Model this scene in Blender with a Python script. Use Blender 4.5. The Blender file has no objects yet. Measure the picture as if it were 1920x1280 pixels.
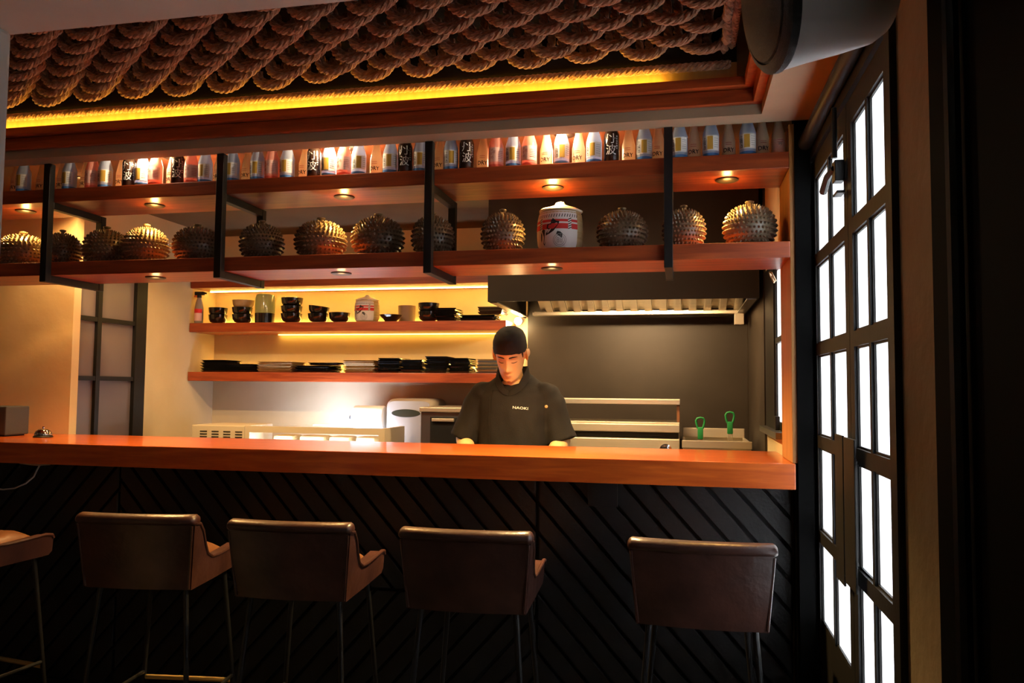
import bpy, bmesh, math, random
from mathutils import Vector, Matrix, Euler
PI = math.pi
sc = bpy.context.scene
C = sc.collection
random.seed(7)

# ------------------------------------------------------------------ camera, world, exposure
cam_d = bpy.data.cameras.new('camera')
cam_d.sensor_width = 36.0
cam_d.lens = 36.0 * 1485.24 / 1920.0
cam_d.clip_start = 0.05
cam = bpy.data.objects.new('camera', cam_d)
C.objects.link(cam)
_yaw, _pit, _rol = 0.2113, 0.0582, 0.00897
_f = Vector((-math.sin(_yaw) * math.cos(_pit), math.cos(_yaw) * math.cos(_pit), math.sin(_pit)))
_r = Vector((math.cos(_yaw), math.sin(_yaw), 0)); _u = _r.cross(_f)
_r2 = _r * math.cos(_rol) + _u * math.sin(_rol); _u2 = _u * math.cos(_rol) - _r * math.sin(_rol)
_m = Matrix((_r2, _u2, -_f)).transposed().to_4x4()
_m.translation = Vector((0, -2.9, 1.354))
cam.matrix_world = _m
sc.camera = cam

world = bpy.data.worlds.new('daylight')
sc.world = world
world.use_nodes = True
bg = world.node_tree.nodes['Background']
bg.inputs[0].default_value = (0.92, 0.96, 1.0, 1)
bg.inputs[1].default_value = 5.0

vs = sc.view_settings
vs.view_transform = 'Standard'
vs.look = 'None'
vs.exposure = 0.7
vs.gamma = 1.0
vs.use_curve_mapping = False
sc.cycles.use_denoising = True
sc.cycles.max_bounces = 7
sc.cycles.diffuse_bounces = 4
sc.cycles.glossy_bounces = 3
sc.cycles.transmission_bounces = 5
sc.cycles.sample_clamp_indirect = 4.0
sc.cycles.caustics_reflective = False
sc.cycles.caustics_refractive = False


def lamp(name, kind, loc, power, color, size=0.05, rot=None, spot=None, blend=0.5):
    d = bpy.data.lights.new(name, kind)
    d.energy = power
    d.color = color
    if kind == 'AREA':
        if isinstance(size, tuple):
            d.shape = 'RECTANGLE'; d.size, d.size_y = size
        else:
            d.shape = 'DISK'; d.size = size
    else:
        d.shadow_soft_size = size
    if kind == 'SPOT':
        d.spot_size = math.radians(spot or 90); d.spot_blend = blend
    o = bpy.data.objects.new(name, d)
    o.location = loc
    if rot:
        o.rotation_euler = rot
    C.objects.link(o)
    return o


WARM = (1.0, 0.57, 0.20)
AMBER = (1.0, 0.52, 0.13)
# unseen dim fill light added for the dining side, behind the camera
lamp('dining_fill_light', 'AREA', (-1.9, -3.6, 2.28), 0.3, (1.0, 0.80, 0.6), 0.5)

# ------------------------------------------------------------------ materials
MATS = {}


def nd(nt, t, **kw):
    n = nt.nodes.new(t)
    for k, v in kw.items():
        setattr(n, k, v)
    return n


def mat(name, col, rough=0.5, metal=0.0, col2=None, scale=8.0, stretch=(1, 1, 1), detail=4.0, ramp=(0.35, 0.7),
        bump=0.0, bscale=60.0, bstretch=None, coat=0.0, coat_rough=0.1, trans=0.0, spec=0.5, sss=0.0, emit=None, estr=0.0, rough2=None,
        sheen=0.0, ior=1.45, alpha=1.0, dist=0.0):
    m = bpy.data.materials.new(name)
    m.use_nodes = True
    nt = m.node_tree
    b = nt.nodes['Principled BSDF']
    b.inputs['Base Color'].default_value = (*col, 1)
    b.inputs['Roughness'].default_value = rough
    b.inputs['Metallic'].default_value = metal
    b.inputs['Specular IOR Level'].default_value = spec
    b.inputs['Coat Weight'].default_value = coat
    b.inputs['Coat Roughness'].default_value = coat_rough
    b.inputs['Transmission Weight'].default_value = trans
    b.inputs['IOR'].default_value = ior
    b.inputs['Sheen Weight'].default_value = sheen
    b.inputs['Alpha'].default_value = alpha
    if sss:
        b.inputs['Subsurface Weight'].default_value = sss
        b.inputs['Subsurface Radius'].default_value = (0.01, 0.005, 0.003)
    if emit:
        b.inputs['Emission Color'].default_value = (*emit, 1)
        b.inputs['Emission Strength'].default_value = estr
    tc = nd(nt, 'ShaderNodeTexCoord')
    if col2 or rough2 is not None:
        mp = nd(nt, 'ShaderNodeMapping')
        mp.inputs['Scale'].default_value = stretch
        nt.links.new(tc.outputs['Object'], mp.inputs['Vector'])
        nz = nd(nt, 'ShaderNodeTexNoise')
        nz.inputs['Scale'].default_value = scale
        nz.inputs['Detail'].default_value = detail
        nz.inputs['Distortion'].default_value = dist
        nt.links.new(mp.outputs[0], nz.inputs['Vector'])
        cr = nd(nt, 'ShaderNodeValToRGB')
        cr.color_ramp.elements[0].position = ramp[0]
        cr.color_ramp.elements[1].position = ramp[1]
        c2 = col2 or col
        cr.color_ramp.elements[0].color = (*col, 1)
        cr.color_ramp.elements[1].color = (*c2, 1)
        nt.links.new(nz.outputs['Fac'], cr.inputs['Fac'])
        nt.links.new(cr.outputs['Color'], b.inputs['Base Color'])
        if rough2 is not None:
            mr = nd(nt, 'ShaderNodeMapRange')
            mr.inputs['To Min'].default_value = rough
            mr.inputs['To Max'].default_value = rough2
            nt.links.new(nz.outputs['Fac'], mr.inputs['Value'])
            nt.links.new(mr.outputs[0], b.inputs['Roughness'])
    if bump:
        mp2 = nd(nt, 'ShaderNodeMapping')
        mp2.inputs['Scale'].default_value = bstretch or stretch
        nt.links.new(tc.outputs['Object'], mp2.inputs['Vector'])
        n2 = nd(nt, 'ShaderNodeTexNoise')
        n2.inputs['Scale'].default_value = bscale
        n2.inputs['Detail'].default_value = 5
        nt.links.new(mp2.outputs[0], n2.inputs['Vector'])
        bp = nd(nt, 'ShaderNodeBump')
        bp.inputs['Strength'].default_value = bump
        bp.inputs['Distance'].default_value = 0.01
        nt.links.new(n2.outputs['Fac'], bp.inputs['Height'])
        nt.links.new(bp.outputs[0], b.inputs['Normal'])
    MATS[name] = m
    return m


def emat(name, col, strength):
    m = bpy.data.materials.new(name)
    m.use_nodes = True
    nt = m.node_tree
    nt.nodes.remove(nt.nodes['Principled BSDF'])
    e = nd(nt, 'ShaderNodeEmission')
    e.inputs[0].default_value = (*col, 1)
    e.inputs[1].default_value = strength
    nt.links.new(e.outputs[0], nt.nodes['Material Output'].inputs[0])
    MATS[name] = m


def transl(name, col, gloss_rough=0.3, fac=0.08, back=0.5):
    """frosted sheet: diffuse transmission and a little diffuse and glossy reflection"""
    m = bpy.data.materials.new(name)
    m.use_nodes = True
    nt = m.node_tree
    nt.nodes.remove(nt.nodes['Principled BSDF'])
    t = nd(nt, 'ShaderNodeBsdfTranslucent'); t.inputs[0].default_value = (*col, 1)
    d = nd(nt, 'ShaderNodeBsdfDiffuse'); d.inputs[0].default_value = (*col, 1)
    g = nd(nt, 'ShaderNodeBsdfGlossy'); g.inputs['Roughness'].default_value = gloss_rough
    a = nd(nt, 'ShaderNodeMixShader'); a.inputs[0].default_value = back
    nt.links.new(t.outputs[0], a.inputs[1]); nt.links.new(d.outputs[0], a.inputs[2])
    b = nd(nt, 'ShaderNodeMixShader'); b.inputs[0].default_value = fac
    nt.links.new(a.outputs[0], b.inputs[1]); nt.links.new(g.outputs[0], b.inputs[2])
    nt.links.new(b.outputs[0], nt.nodes['Material Output'].inputs[0])
    MATS[name] = m


mat('plaster', (0.60, 0.455, 0.235), 0.85, col2=(0.70, 0.55, 0.31), scale=2.2, detail=6, bump=0.45, bscale=7.0)
mat('plaster_grey', (0.30, 0.27, 0.235), 0.9, col2=(0.40, 0.37, 0.32), scale=3.0, bump=0.3, bscale=9.0)
mat('beam_plaster', (0.34, 0.26, 0.16), 0.9, col2=(0.40, 0.31, 0.195), scale=3.0, bump=0.3, bscale=9.0)
mat('door_black', (0.004, 0.004, 0.004), 0.8, spec=0.03)
mat('plaster_tan', (0.25, 0.185, 0.105), 0.9, col2=(0.31, 0.235, 0.14), scale=5.0, bump=0.35, bscale=30.0)
mat('ceiling_paint', (0.46, 0.43, 0.36), 0.9, col2=(0.54, 0.51, 0.43), scale=3.0, bump=0.3, bscale=9.0)
mat('jamb_wood', (0.36, 0.15, 0.035), 0.5, col2=(0.48, 0.22, 0.06), scale=3.0, stretch=(14, 14, 1.2), detail=6, dist=0.6, bump=0.06, bscale=14)
mat('column_paint', (0.30, 0.31, 0.29), 0.7, bump=0.2, bscale=20)
mat('mahogany', (0.22, 0.034, 0.007), 0.38, col2=(0.40, 0.075, 0.014), scale=3.0, stretch=(1.2, 14, 14), detail=6, dist=0.6,
    bump=0.08, bscale=14, bstretch=(1.5, 22, 22), coat=0.25, coat_rough=0.25)
mat('mahogany_gloss', (0.42, 0.070, 0.008), 0.28, col2=(0.66, 0.14, 0.018), scale=3.0, stretch=(1.2, 14, 14), detail=6, dist=0.6,
    bump=0.03, bscale=14, bstretch=(1.5, 22, 22), coat=0.55, coat_rough=0.08)
mat('mahogany_side', (0.28, 0.055, 0.010), 0.45, col2=(0.42, 0.10, 0.02), scale=3.0, stretch=(14, 14, 1.2), detail=6, dist=0.6, bump=0.06, bscale=14)
mat('maple_trim', (0.55, 0.33, 0.12), 0.5, col2=(0.66, 0.42, 0.17), scale=3.0, stretch=(14, 14, 1.2), detail=5)
mat('black_metal', (0.008, 0.0075, 0.007), 0.48, metal=0.0, spec=0.35, bump=0.05, bscale=90)
mat('door_metal', (0.010, 0.0085, 0.007), 0.55, metal=0.0, spec=0.3, bump=0.06, bscale=80)
mat('ceiling_olive', (0.14, 0.11, 0.055), 0.9, col2=(0.18, 0.14, 0.07), scale=2.5)
mat('black_slat', (0.0065, 0.0062, 0.0065), 0.45, col2=(0.011, 0.0105, 0.011), scale=4, stretch=(3, 3, 3), bump=0.12, bscale=30)
mat('black_board', (0.006, 0.006, 0.006), 0.7)
mat('hood_paint', (0.013, 0.0095, 0.006), 0.6, col2=(0.018, 0.013, 0.008), scale=2, spec=0.12)
mat('wall_panel', (0.024, 0.0175, 0.0115), 0.42, col2=(0.038, 0.028, 0.019), scale=3.0, detail=7, rough2=0.55, spec=0.3)
mat('steel', (0.76, 0.67, 0.50), 0.40, metal=0.9, col2=(0.68, 0.60, 0.45), scale=3, stretch=(1, 30, 30))
mat('steel_dark', (0.22, 0.21, 0.20), 0.35, metal=1.0)
mat('chrome', (0.75, 0.74, 0.72), 0.08, metal=1.0)
mat('leather', (0.040, 0.015, 0.011), 0.40, col2=(0.080, 0.031, 0.022), scale=9, detail=7, bump=0.30, bscale=22, spec=0.55, rough2=0.30)
mat('leather_seat', (0.16, 0.062, 0.022), 0.42, col2=(0.24, 0.098, 0.034), scale=9, detail=6, bump=0.25, bscale=20)
mat('leg_metal', (0.035, 0.035, 0.035), 0.4, metal=0.7)
mat('bezel_bronze', (0.06, 0.042, 0.025), 0.4, metal=0.6)
mat('brass', (0.60, 0.43, 0.17), 0.3, metal=1.0)
mat('rope', (0.26, 0.125, 0.065), 0.92, col2=(0.46, 0.24, 0.13), scale=40, detail=4, bump=0.6, bscale=170, sheen=0.3)
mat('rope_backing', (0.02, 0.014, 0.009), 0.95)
mat('stoneware', (0.125, 0.095, 0.058), 0.30, col2=(0.19, 0.145, 0.088), scale=12, spec=0.6)
mat('black_glaze', (0.010, 0.0095, 0.009), 0.16, spec=0.6, coat=0.5, coat_rough=0.08)
mat('brown_glaze', (0.045, 0.026, 0.017), 0.2, spec=0.6)
mat('pale_glaze', (0.46, 0.31, 0.14), 0.35, col2=(0.36, 0.23, 0.10), scale=30)
mat('grey_glaze', (0.16, 0.17, 0.17), 0.25)
mat('tan_clay', (0.30, 0.20, 0.12), 0.4)
transl('green_glass', (0.50, 0.55, 0.30), 0.1, 0.10, 0.45)
transl('frosted_pane', (0.95, 0.96, 0.97), 0.35, 0.04, 0.10)
mat('kitchen_pane', (0.135, 0.105, 0.10), 0.30, col2=(0.16, 0.125, 0.12), scale=2, spec=0.5)
transl('bottle_blue', (0.62, 0.72, 0.90), 0.15, 0.06, 0.45)
transl('bottle_pink', (0.90, 0.48, 0.38), 0.15, 0.06, 0.45)
transl('bottle_clear', (0.88, 0.74, 0.52), 0.12, 0.06, 0.45)
mat('bottle_blue_base', (0.08, 0.25, 0.62), 0.3)
mat('bottle_pink_base', (0.80, 0.18, 0.13), 0.3)
mat('bottle_dark', (0.035, 0.018, 0.012), 0.2, col2=(0.10, 0.04, 0.02), scale=14, ramp=(0.55, 0.75))
mat('paper', (0.78, 0.76, 0.72), 0.6)
mat('paper_pink', (0.82, 0.52, 0.44), 0.6)
mat('paper_gold', (0.50, 0.30, 0.05), 0.45)
mat('ink', (0.015, 0.013, 0.012), 0.6)
mat('ink_red', (0.45, 0.06, 0.05), 0.6)
mat('ink_white', (0.80, 0.77, 0.72), 0.6)
mat('ink_grey', (0.36, 0.34, 0.31), 0.6)
mat('straw', (0.60, 0.47, 0.23), 0.8, col2=(0.46, 0.34, 0.14), scale=6, stretch=(1, 1, 30), bump=0.5, bscale=30)
mat('white_cap', (0.82, 0.76, 0.62), 0.8, bump=0.5, bscale=60)
mat('red_band', (0.62, 0.035, 0.03), 0.6)
mat('beige_enamel', (0.62, 0.52, 0.34), 0.45)
mat('white_plastic', (0.80, 0.79, 0.77), 0.4)
mat('grey_plastic', (0.30, 0.25, 0.185), 0.45)
mat('smoke_window', (0.035, 0.033, 0.018), 0.12)
mat('dark_slot', (0.02, 0.016, 0.010), 0.7)
mat('green_rubber', (0.015, 0.20, 0.045), 0.4)
mat('red_plastic', (0.75, 0.02, 0.02), 0.35)
mat('orange_plastic', (0.80, 0.16, 0.02), 0.4)
mat('charcoal_fabric', (0.055, 0.055, 0.056), 0.8, bump=0.3, bscale=400)
mat('speaker_body', (0.86, 0.83, 0.79), 0.45, bump=0.05, bscale=200)
mat('speaker_grille', (0.028, 0.028, 0.028), 0.6, bump=0.6, bscale=600)
mat('cable_white', (0.55, 0.55, 0.55), 0.5)
mat('floor_dark', (0.045, 0.036, 0.028), 0.5, col2=(0.07, 0.055, 0.04), scale=5)
mat('pavement', (0.32, 0.32, 0.32), 0.9, col2=(0.4, 0.4, 0.4), scale=3)
emat('lamp_glow', (1.0, 0.80, 0.50), 14.0)
emat('led_cove', (1.0, 0.60, 0.06), 24.0)
emat('led_shelf', (1.0, 0.62, 0.13), 30.0)
emat('led_dim', (1.0, 0.58, 0.10), 7.0)
emat('led_cool', (0.72, 0.82, 1.0), 25.0)


# ------------------------------------------------------------------ mesh builder
class MB:
    def __init__(s):
        s.v = []; s.f = []; s.m = []

    def add(s, vs, fs, mi=0):
        o = len(s.v)
        s.v += [tuple(p) for p in vs]
        s.f += [tuple(i + o for i in f) for f in fs]
        s.m += [mi] * len(fs)
        return s

    def box(s, x0, x1, y0, y1, z0, z1, mi=0):
        x0, x1 = sorted((x0, x1)); y0, y1 = sorted((y0, y1)); z0, z1 = sorted((z0, z1))
        return s.add([(x0, y0, z0), (x1, y0, z0), (x1, y1, z0), (x0, y1, z0), (x0, y0, z1), (x1, y0, z1), (x1, y1, z1), (x0, y1, z1)],
                     [(3, 2, 1, 0), (4, 5, 6, 7), (0, 1, 5, 4), (1, 2, 6, 5), (2, 3, 7, 6), (3, 0, 4, 7)], mi)

    def cbox(s, x0, x1, y0, y1, z0, z1, c=0.004, mi=0):
        """box with chamfered edges"""
        b = bmesh.new()
        bmesh.ops.create_cube(b, size=1)
        for v in b.verts:
            v.co = Vector(((x0 + x1) / 2 + v.co.x * abs(x1 - x0), (y0 + y1) / 2 + v.co.y * abs(y1 - y0), (z0 + z1) / 2 + v.co.z * abs(z1 - z0)))
        bmesh.ops.bevel(b, geom=list(b.edges), offset=c, segments=2, profile=0.6, affect='EDGES')
        b.verts.index_update()
        s.add([v.co[:] for v in b.verts], [[v.index for v in f.verts] for f in b.faces], mi)
        b.free()
        return s

    def loft(s, rings, cap=True, mi=0, closed=True):
        n = len(rings[0]); vs = [p for r in rings for p in r]; fs = []
        for k in range(len(rings) - 1):
            for i in range(n if closed else n - 1):
                j = (i + 1) % n
                fs.append((k * n + i, k * n + j, (k + 1) * n + j, (k + 1) * n + i))
        if cap and closed:
            fs.append(tuple(range(n - 1, -1, -1)))
            fs.append(tuple(range((len(rings) - 1) * n, len(rings) * n)))
        return s.add(vs, fs, mi)

    def lathe(s, prof, n=24, mi=0, cx=0, cy=0, cz=0):
        rings = [[(cx + r * math.cos(2 * PI * i / n), cy + r * math.sin(2 * PI * i / n), cz + z) for i in range(n)] for r, z in prof]
        return s.loft(rings, True, mi)

    def tube(s, pts, r, n=8, mi=0, cap=True):
        pts = [Vector(p) for p in pts]
        rs = r if isinstance(r, (list, tuple)) else [r] * len(pts)
        rings = []
        up = None
        for i, p in enumerate(pts):
            t = (pts[min(i + 1, len(pts) - 1)] - pts[max(i - 1, 0)]).normalized()
            if up is None:
                up = Vector((0, 0, 1)) if abs(t.z) < 0.9 else Vector((0, 1, 0))
            a = t.cross(up).normalized(); up = a.cross(t).normalized()
            rings.append([tuple(p + (a * math.cos(2 * PI * k / n) + up * math.sin(2 * PI * k / n)) * rs[i]) for k in range(n)])
        return s.loft(rings, cap, mi)

    def prism(s, poly, axis, a, b, mi=0):
        """poly of 2D points, extruded along axis x, y or z from a to b"""
        f = {'x': lambda p, h: (h, p[0], p[1]), 'y': lambda p, h: (p[0], h, p[1]), 'z': lambda p, h: (p[0], p[1], h)}[axis]
        n = len(poly)
        vs = [f(p, a) for p in poly] + [f(p, b) for p in poly]
        fs = [tuple(range(n - 1, -1, -1)), tuple(range(n, 2 * n))] + [(i, (i + 1) % n, n + (i + 1) % n, n + i) for i in range(n)]
        return s.add(vs, fs, mi)

    def ell(s, c, r, n=16, m=10, mi=0, rot=None):
        rings = []
        R = rot or Matrix.Identity(3)
        for j in range(m + 1):
            t = -PI / 2 + PI * j / m
            q = max(math.cos(t), 1e-3)
            rings.append([tuple(Vector(c) + R @ Vector((r[0] * q * math.cos(2 * PI * i / n), r[1] * q * math.sin(2 * PI * i / n), r[2] * math.sin(t)))) for i in range(n)])
        return s.loft(rings, True, mi)

    def mesh(s, name, mats, smooth=False, fix=True):
        me = bpy.data.meshes.new(name)
        me.from_pydata(s.v, [], s.f)
        for m in (mats if isinstance(mats, (list, tuple)) else [mats]):
            me.materials.append(MATS[m])
        me.polygons.foreach_set('material_index', s.m)
        if fix:
            b = bmesh.new(); b.from_mesh(me)
            bmesh.ops.recalc_face_normals(b, faces=b.faces)
            b.to_mesh(me); b.free()
        if smooth:
            me.polygons.foreach_set('use_smooth', [True] * len(me.polygons))
            try:
                me.set_sharp_from_angle(angle=math.radians(smooth if smooth is not True else 40))
            except Exception:
                pass
        me.update()
        return me

    def build(s, name, mats, parent=None, smooth=False, loc=(0, 0, 0), rot=None):
        return link(name, s.mesh(name, mats, smooth), parent, loc, rot)


def link(name, me, parent=None, loc=(0, 0, 0), rot=None):
    o = bpy.data.objects.new(name, me)
    C.objects.link(o)
    o.location = loc
    if rot:
        o.rotation_euler = rot
    if parent:
        o.parent = parent
    return o


def tag(o, label=None, cat=None, group=None, kind=None):
    if label: o['label'] = label
    if cat: o['category'] = cat
    if group: o['group'] = group
    if kind: o['kind'] = kind
    return o


def thing(name, label, cat, loc=(0, 0, 0), rz=0, group=None):
    o = bpy.data.objects.new(name, None)
    o.empty_display_size = 0.05
    C.objects.link(o)
    o.location = loc
    o.rotation_euler = (0, 0, rz)
    return tag(o, label, cat, group)


def struct(name, mb, m, smooth=False, label=None, parent=None):
    o = mb.build(name, m, parent, smooth)
    if not parent:
        o['kind'] = 'structure'
        if label: o['label'] = label
    return o


def copy_tree(o, parent=None):
    c = o.copy(); C.objects.link(c)
    c.parent = parent
    for ch in list(o.children):
        copy_tree(ch, c)
    return c


_tx = {}
def text_geo(body, size=1.0):
    """outline of a word as flat vertices (x right, y up) and faces, centred"""
    if body in _tx:
        vs, fs = _tx[body]
    else:
        cu = bpy.data.curves.new('word', 'FONT')
        cu.body = body; cu.align_x = 'CENTER'; cu.align_y = 'CENTER'; cu.size = 1.0; cu.resolution_u = 2
        ob = bpy.data.objects.new('word', cu); C.objects.link(ob)
        dg = bpy.context.evaluated_depsgraph_get()
        me = bpy.data.meshes.new_from_object(ob.evaluated_get(dg))
        vs = [tuple(v.co[:2]) for v in me.vertices]; fs = [tuple(p.vertices) for p in me.polygons]
        bpy.data.objects.remove(ob); bpy.data.curves.remove(cu); bpy.data.meshes.remove(me)
        _tx[body] = (vs, fs)
    return [(x * size, y * size) for x, y in vs], fs


def wrap_text(mb, body, size, r, z, ang=0.0, mi=0, sx=1.0):
    """lettering on a cylinder of radius r, centred at angle ang from -Y"""
    vs, fs = text_geo(body, size)
    mb.add([(r * math.sin(ang + x * sx / r), -r * math.cos(ang + x * sx / r), z + y) for x, y in vs], fs, mi)


def patch(mb, r, z0, z1, a0, a1, n=10, mi=0, t=0.0006):
    """thin curved label on a cylinder, angles from -Y"""
    o = []; i_ = []
    for k in range(n + 1):
        a = a0 + (a1 - a0) * k / n
        o += [((r + t) * math.sin(a), -(r + t) * math.cos(a), z0), ((r + t) * math.sin(a), -(r + t) * math.cos(a), z1)]
        i_ += [(r * math.sin(a), -r * math.cos(a), z0), (r * math.sin(a), -r * math.cos(a), z1)]
    fs = []; N = len(o)
    for k in range(n):
        a = 2 * k
        fs += [(a, a + 2, a + 3, a + 1), (N + a + 1, N + a + 3, N + a + 2, N + a), (a + 1, a + 3, N + a + 3, N + a + 1), (a, N + a, N + a + 2, a + 2)]
    fs += [(0, 1, N + 1, N), (N - 2, 2 * N - 2, 2 * N - 1, N - 1)]
    mb.add(o + i_, fs, mi)

# ------------------------------------------------------------------ structure of the place
XR = 0.387       # inner face of the kitchen's right side
XW = 0.46        # dining side of the right wall
struct('floor', MB().box(-4.6, 0.6, -4.6, 2.1, -0.1, 0), 'floor_dark')
struct('ground', MB().box(0.6, 7, -9, 6, -0.12, -0.02), 'pavement')
struct('wall_rear', MB().box(-4.6, 0.6, -4.7, -4.6, 0, 2.8), 'plaster_grey')
struct('wall_left', MB().box(-4.7, -4.6, -4.7, 2.1, 0, 2.8), 'plaster_grey')
struct('wall_back', MB().box(-4.6, 0.6, 1.9, 2.0, 0, 2.8), 'plaster')
struct('wall_kitchen_left', MB().box(-4.6, -3.085, 0.62, 1.9, 0, 2.36), 'plaster')
struct('wall_partition', MB().box(-4.6, -3.035, 0.57, 0.62, 0, 2.36), 'plaster')
# right wall, split round the doorway and the kitchen window
struct('wall_right', MB().box(XW, 0.60, -4.6, -2.82, 0, 2.8).box(XW, 0.60, -2.82, -2.40, 0, 0.98).box(XW, 0.60, -2.82, -2.40, 1.95, 2.8).box(XW, 0.60, -2.40, -1.07, 0, 2.8)
       .box(XW, 0.60, -1.07, 0.06, 2.24, 2.8), 'plaster_tan')
struct('wall_kitchen_right', MB().box(XR, 0.60, 0.3005, 0.32, 0, 2.36).box(XR, 0.60, 0.32, 0.60, 0, 1.19)
       .box(XR, 0.60, 0.32, 0.60, 1.90, 2.36).box(XR, 0.60, 0.60, 1.9, 0, 2.36), 'plaster')
struct('pier_right', MB().box(0.392, 0.444, 0.0, 0.06, 0, 2.36).box(0.415, 0.60, 0.0605, 0.30, 0, 2.36), 'door_black')
struct('trim_1', MB().cbox(XR - 0.012, 0.414, 0.012, 0.30, 1.1005, 2.299, 0.003), 'jamb_wood', label='orange wooden lining board at the right end of the serving opening')
struct('ceiling_kitchen', MB().box(-4.6, 0.6, -0.02, 1.9, 2.36, 2.8), 'ceiling_olive')
struct('ceiling_dining', MB().box(-4.6, XW, -4.6, -1.13, 2.30, 2.8), 'ceiling_paint')
struct('beam_front', MB().box(-4.6, XW, -0.11, -0.02, 2.30, 2.8), 'beam_plaster')
struct('beam_right', MB().box(0.272, XW, -1.13, -0.11, 2.30, 2.8), 'beam_plaster')
struct('ceiling_recess', MB().box(-4.6, 0.272, -1.13, -0.11, 2.70, 2.8), 'rope_backing')
# stepped wooden moulding round the ceiling recess
struct('trim_2', MB().cbox(-4.6, 0.272, -0.135, -0.11, 2.335, 2.384, 0.003), 'mahogany')
struct('trim_3', MB().cbox(-4.6, 0.244, -0.165, -0.11, 2.385, 2.417, 0.003), 'mahogany')
struct('trim_4', MB().cbox(0.242, 0.272, -1.13, -0.136, 2.335, 2.384, 0.003), 'mahogany_side')
struct('trim_5', MB().cbox(0.212, 0.272, -1.13, -0.166, 2.385, 2.417, 0.003), 'mahogany_side')
struct('trim_6', MB().cbox(0.235, 0.272, -1.13, -0.112, 2.418, 2.60, 0.003), 'mahogany_side')
struct('shade_board', MB().box(-4.6, 0.19, -0.116, -0.11, 2.488, 2.70), 'rope_backing')  # dark board added so the gap above the LED wash stays dark
struct('trim_7', MB().box(-4.6, 0.19, -0.116, -0.11, 2.418, 2.487), 'maple_trim')
tag(MB().box(-3.6, -0.06, -0.150, -0.138, 2.4175, 2.4205).build('led_strip', 'led_cove'),
    'yellow LED strip lying on the ledge of the ceiling recess', 'led strip')
# column at the left edge of the view
struct('column_left', MB().cbox(-2.10, -1.768, -1.42, -1.14, 0, 2.2995, 0.012), 'column_paint')

# right wall: double door in black steel with frosted panes
def door_leaf(n, ya, yb, name):
    root = thing(name, None, None)
    del_keys = [k for k in ('label', 'category') if k in root]
    for k in del_keys: del root[k]
    root['kind'] = 'structure'
    xa, xb = 0.455, 0.482
    zs = [0.575, 0.861, 1.180, 1.494, 1.803, 2.09]
    st = 0.050
    f = MB()
    f.box(xa, xb, ya, ya + st, 0.01, 2.16).box(xa, xb, yb - st, yb, 0.01, 2.16)
    f.box(xa, xb, ya + st, yb - st, 2.09, 2.16)
    f.build('door_frame', 'door_metal', root)
    MB().box(xa + 0.006, xb - 0.006, ya + st, yb - st, 0.01, 0.575).build('kick_panel', 'door_metal', root)
    ym = (ya + yb) / 2
    for z in zs[1:-1]:
        MB().box(xa, xb - 0.004, ya + st, yb - st, z - 0.021, z + 0.021).build('glazing_bar', 'door_metal', root)
    for i in range(5):
        z0 = zs[i] + (0.021 if i else 0); z1 = zs[i + 1] - (0.021 if i < 4 else 0)
        MB().box(xa + 0.001, xb - 0.004, ym - 0.010, ym + 0.010, z0, z1).build('glazing_bar', 'door_metal', root)
        for (p, q) in ((ya + st, ym - 0.011), (ym + 0.011, yb - st)):
            MB().box(xb - 0.014, xb - 0.010, p, q, z0, z1).build('pane', 'frosted_pane', root)
            # glazing bead round the pane
            b = MB()
            b.box(xb - 0.020, xb - 0.0142, p, p + 0.006, z0, z1).box(xb - 0.020, xb - 0.0142, q - 0.006, q, z0, z1)
            b.box(xb - 0.020, xb - 0.0142, p + 0.006, q - 0.006, z0, z0 + 0.006).box(xb - 0.020, xb - 0.0142, p + 0.006, q - 0.006, z1 - 0.006, z1)
            b.build('glazing_bead', 'door_metal', root)
    return root


d1 = door_leaf(1, -0.563, 0.035, 'door_1')
d1['label'] = 'black steel door leaf with frosted panes nearest the bar counter'
d2 = door_leaf(2, -1.028, -0.568, 'door_2')
d2['label'] = 'black steel door leaf with frosted panes beside the tan wall'
struct('trim_8', MB().box(0.445, 0.56, -1.075, -1.030, 0, 2.24).box(0.445, 0.56, 0.037, 0.06, 0, 2.24).box(0.445, 0.56, -1.030, 0.037, 2.165, 2.24), 'door_metal', label='black steel frame round the double door')
# header pipe above the door
tag(MB().tube([(0.425, -1.12, 2.215), (0.425, -0.02, 2.215)], 0.024, 12).build('curtain_rail', 'black_metal', smooth=True),
    'round black rail running above the double door', 'rail')
# pull plates and bolt
for nm, y0, y1, z0, z1, lb in (('pull_plate', -0.56, -0.45, 0.82, 1.230, 'long black pull plate on the door leaf near the counter'),
                               ('pull_plate', -0.71, -0.575, 0.835, 1.228, 'long black pull plate on the door leaf near the tan wall')):
    r = thing(nm, lb, 'door handle', (0.44, (y0 + y1) / 2, z0))
    h = z1 - z0; w = (y1 - y0) / 2
    MB().cbox(-0.008, -0.002, -w, w, 0, h, 0.002).build('plate', 'door_metal', r)
    MB().tube([(-0.003, 0, 0.06), (0.013, 0, 0.06)], 0.008).build('standoff', 'door_metal', r)
    MB().tube([(-0.003, 0, h - 0.06), (0.013, 0, h - 0.06)], 0.008).build('standoff', 'door_metal', r)
r = thing('door_bolt', 'black surface bolt with a lever handle high on the double door', 'door bolt', (0.44, -0.535, 1.945))
MB().cbox(-0.016, 0.011, -0.022, 0.022, 0, 0.06, 0.003).build('bolt_case', 'black_metal', r)
MB().tube([(-0.012, 0, 0.07), (-0.012, 0, 0.215)], 0.008).build('bolt_rod', 'black_metal', r)
MB().tube([(-0.014, 0.0, 0.04), (-0.022, 0.06, 0.03), (-0.022, 0.13, 0.005)], [0.009, 0.011, 0.012]).build('lever', 'black_metal', r)
MB().cbox(-0.012, 0.011, -0.025, 0.035, -0.036, -0.028, 0.002).build('keeper', 'black_metal', r)

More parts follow.
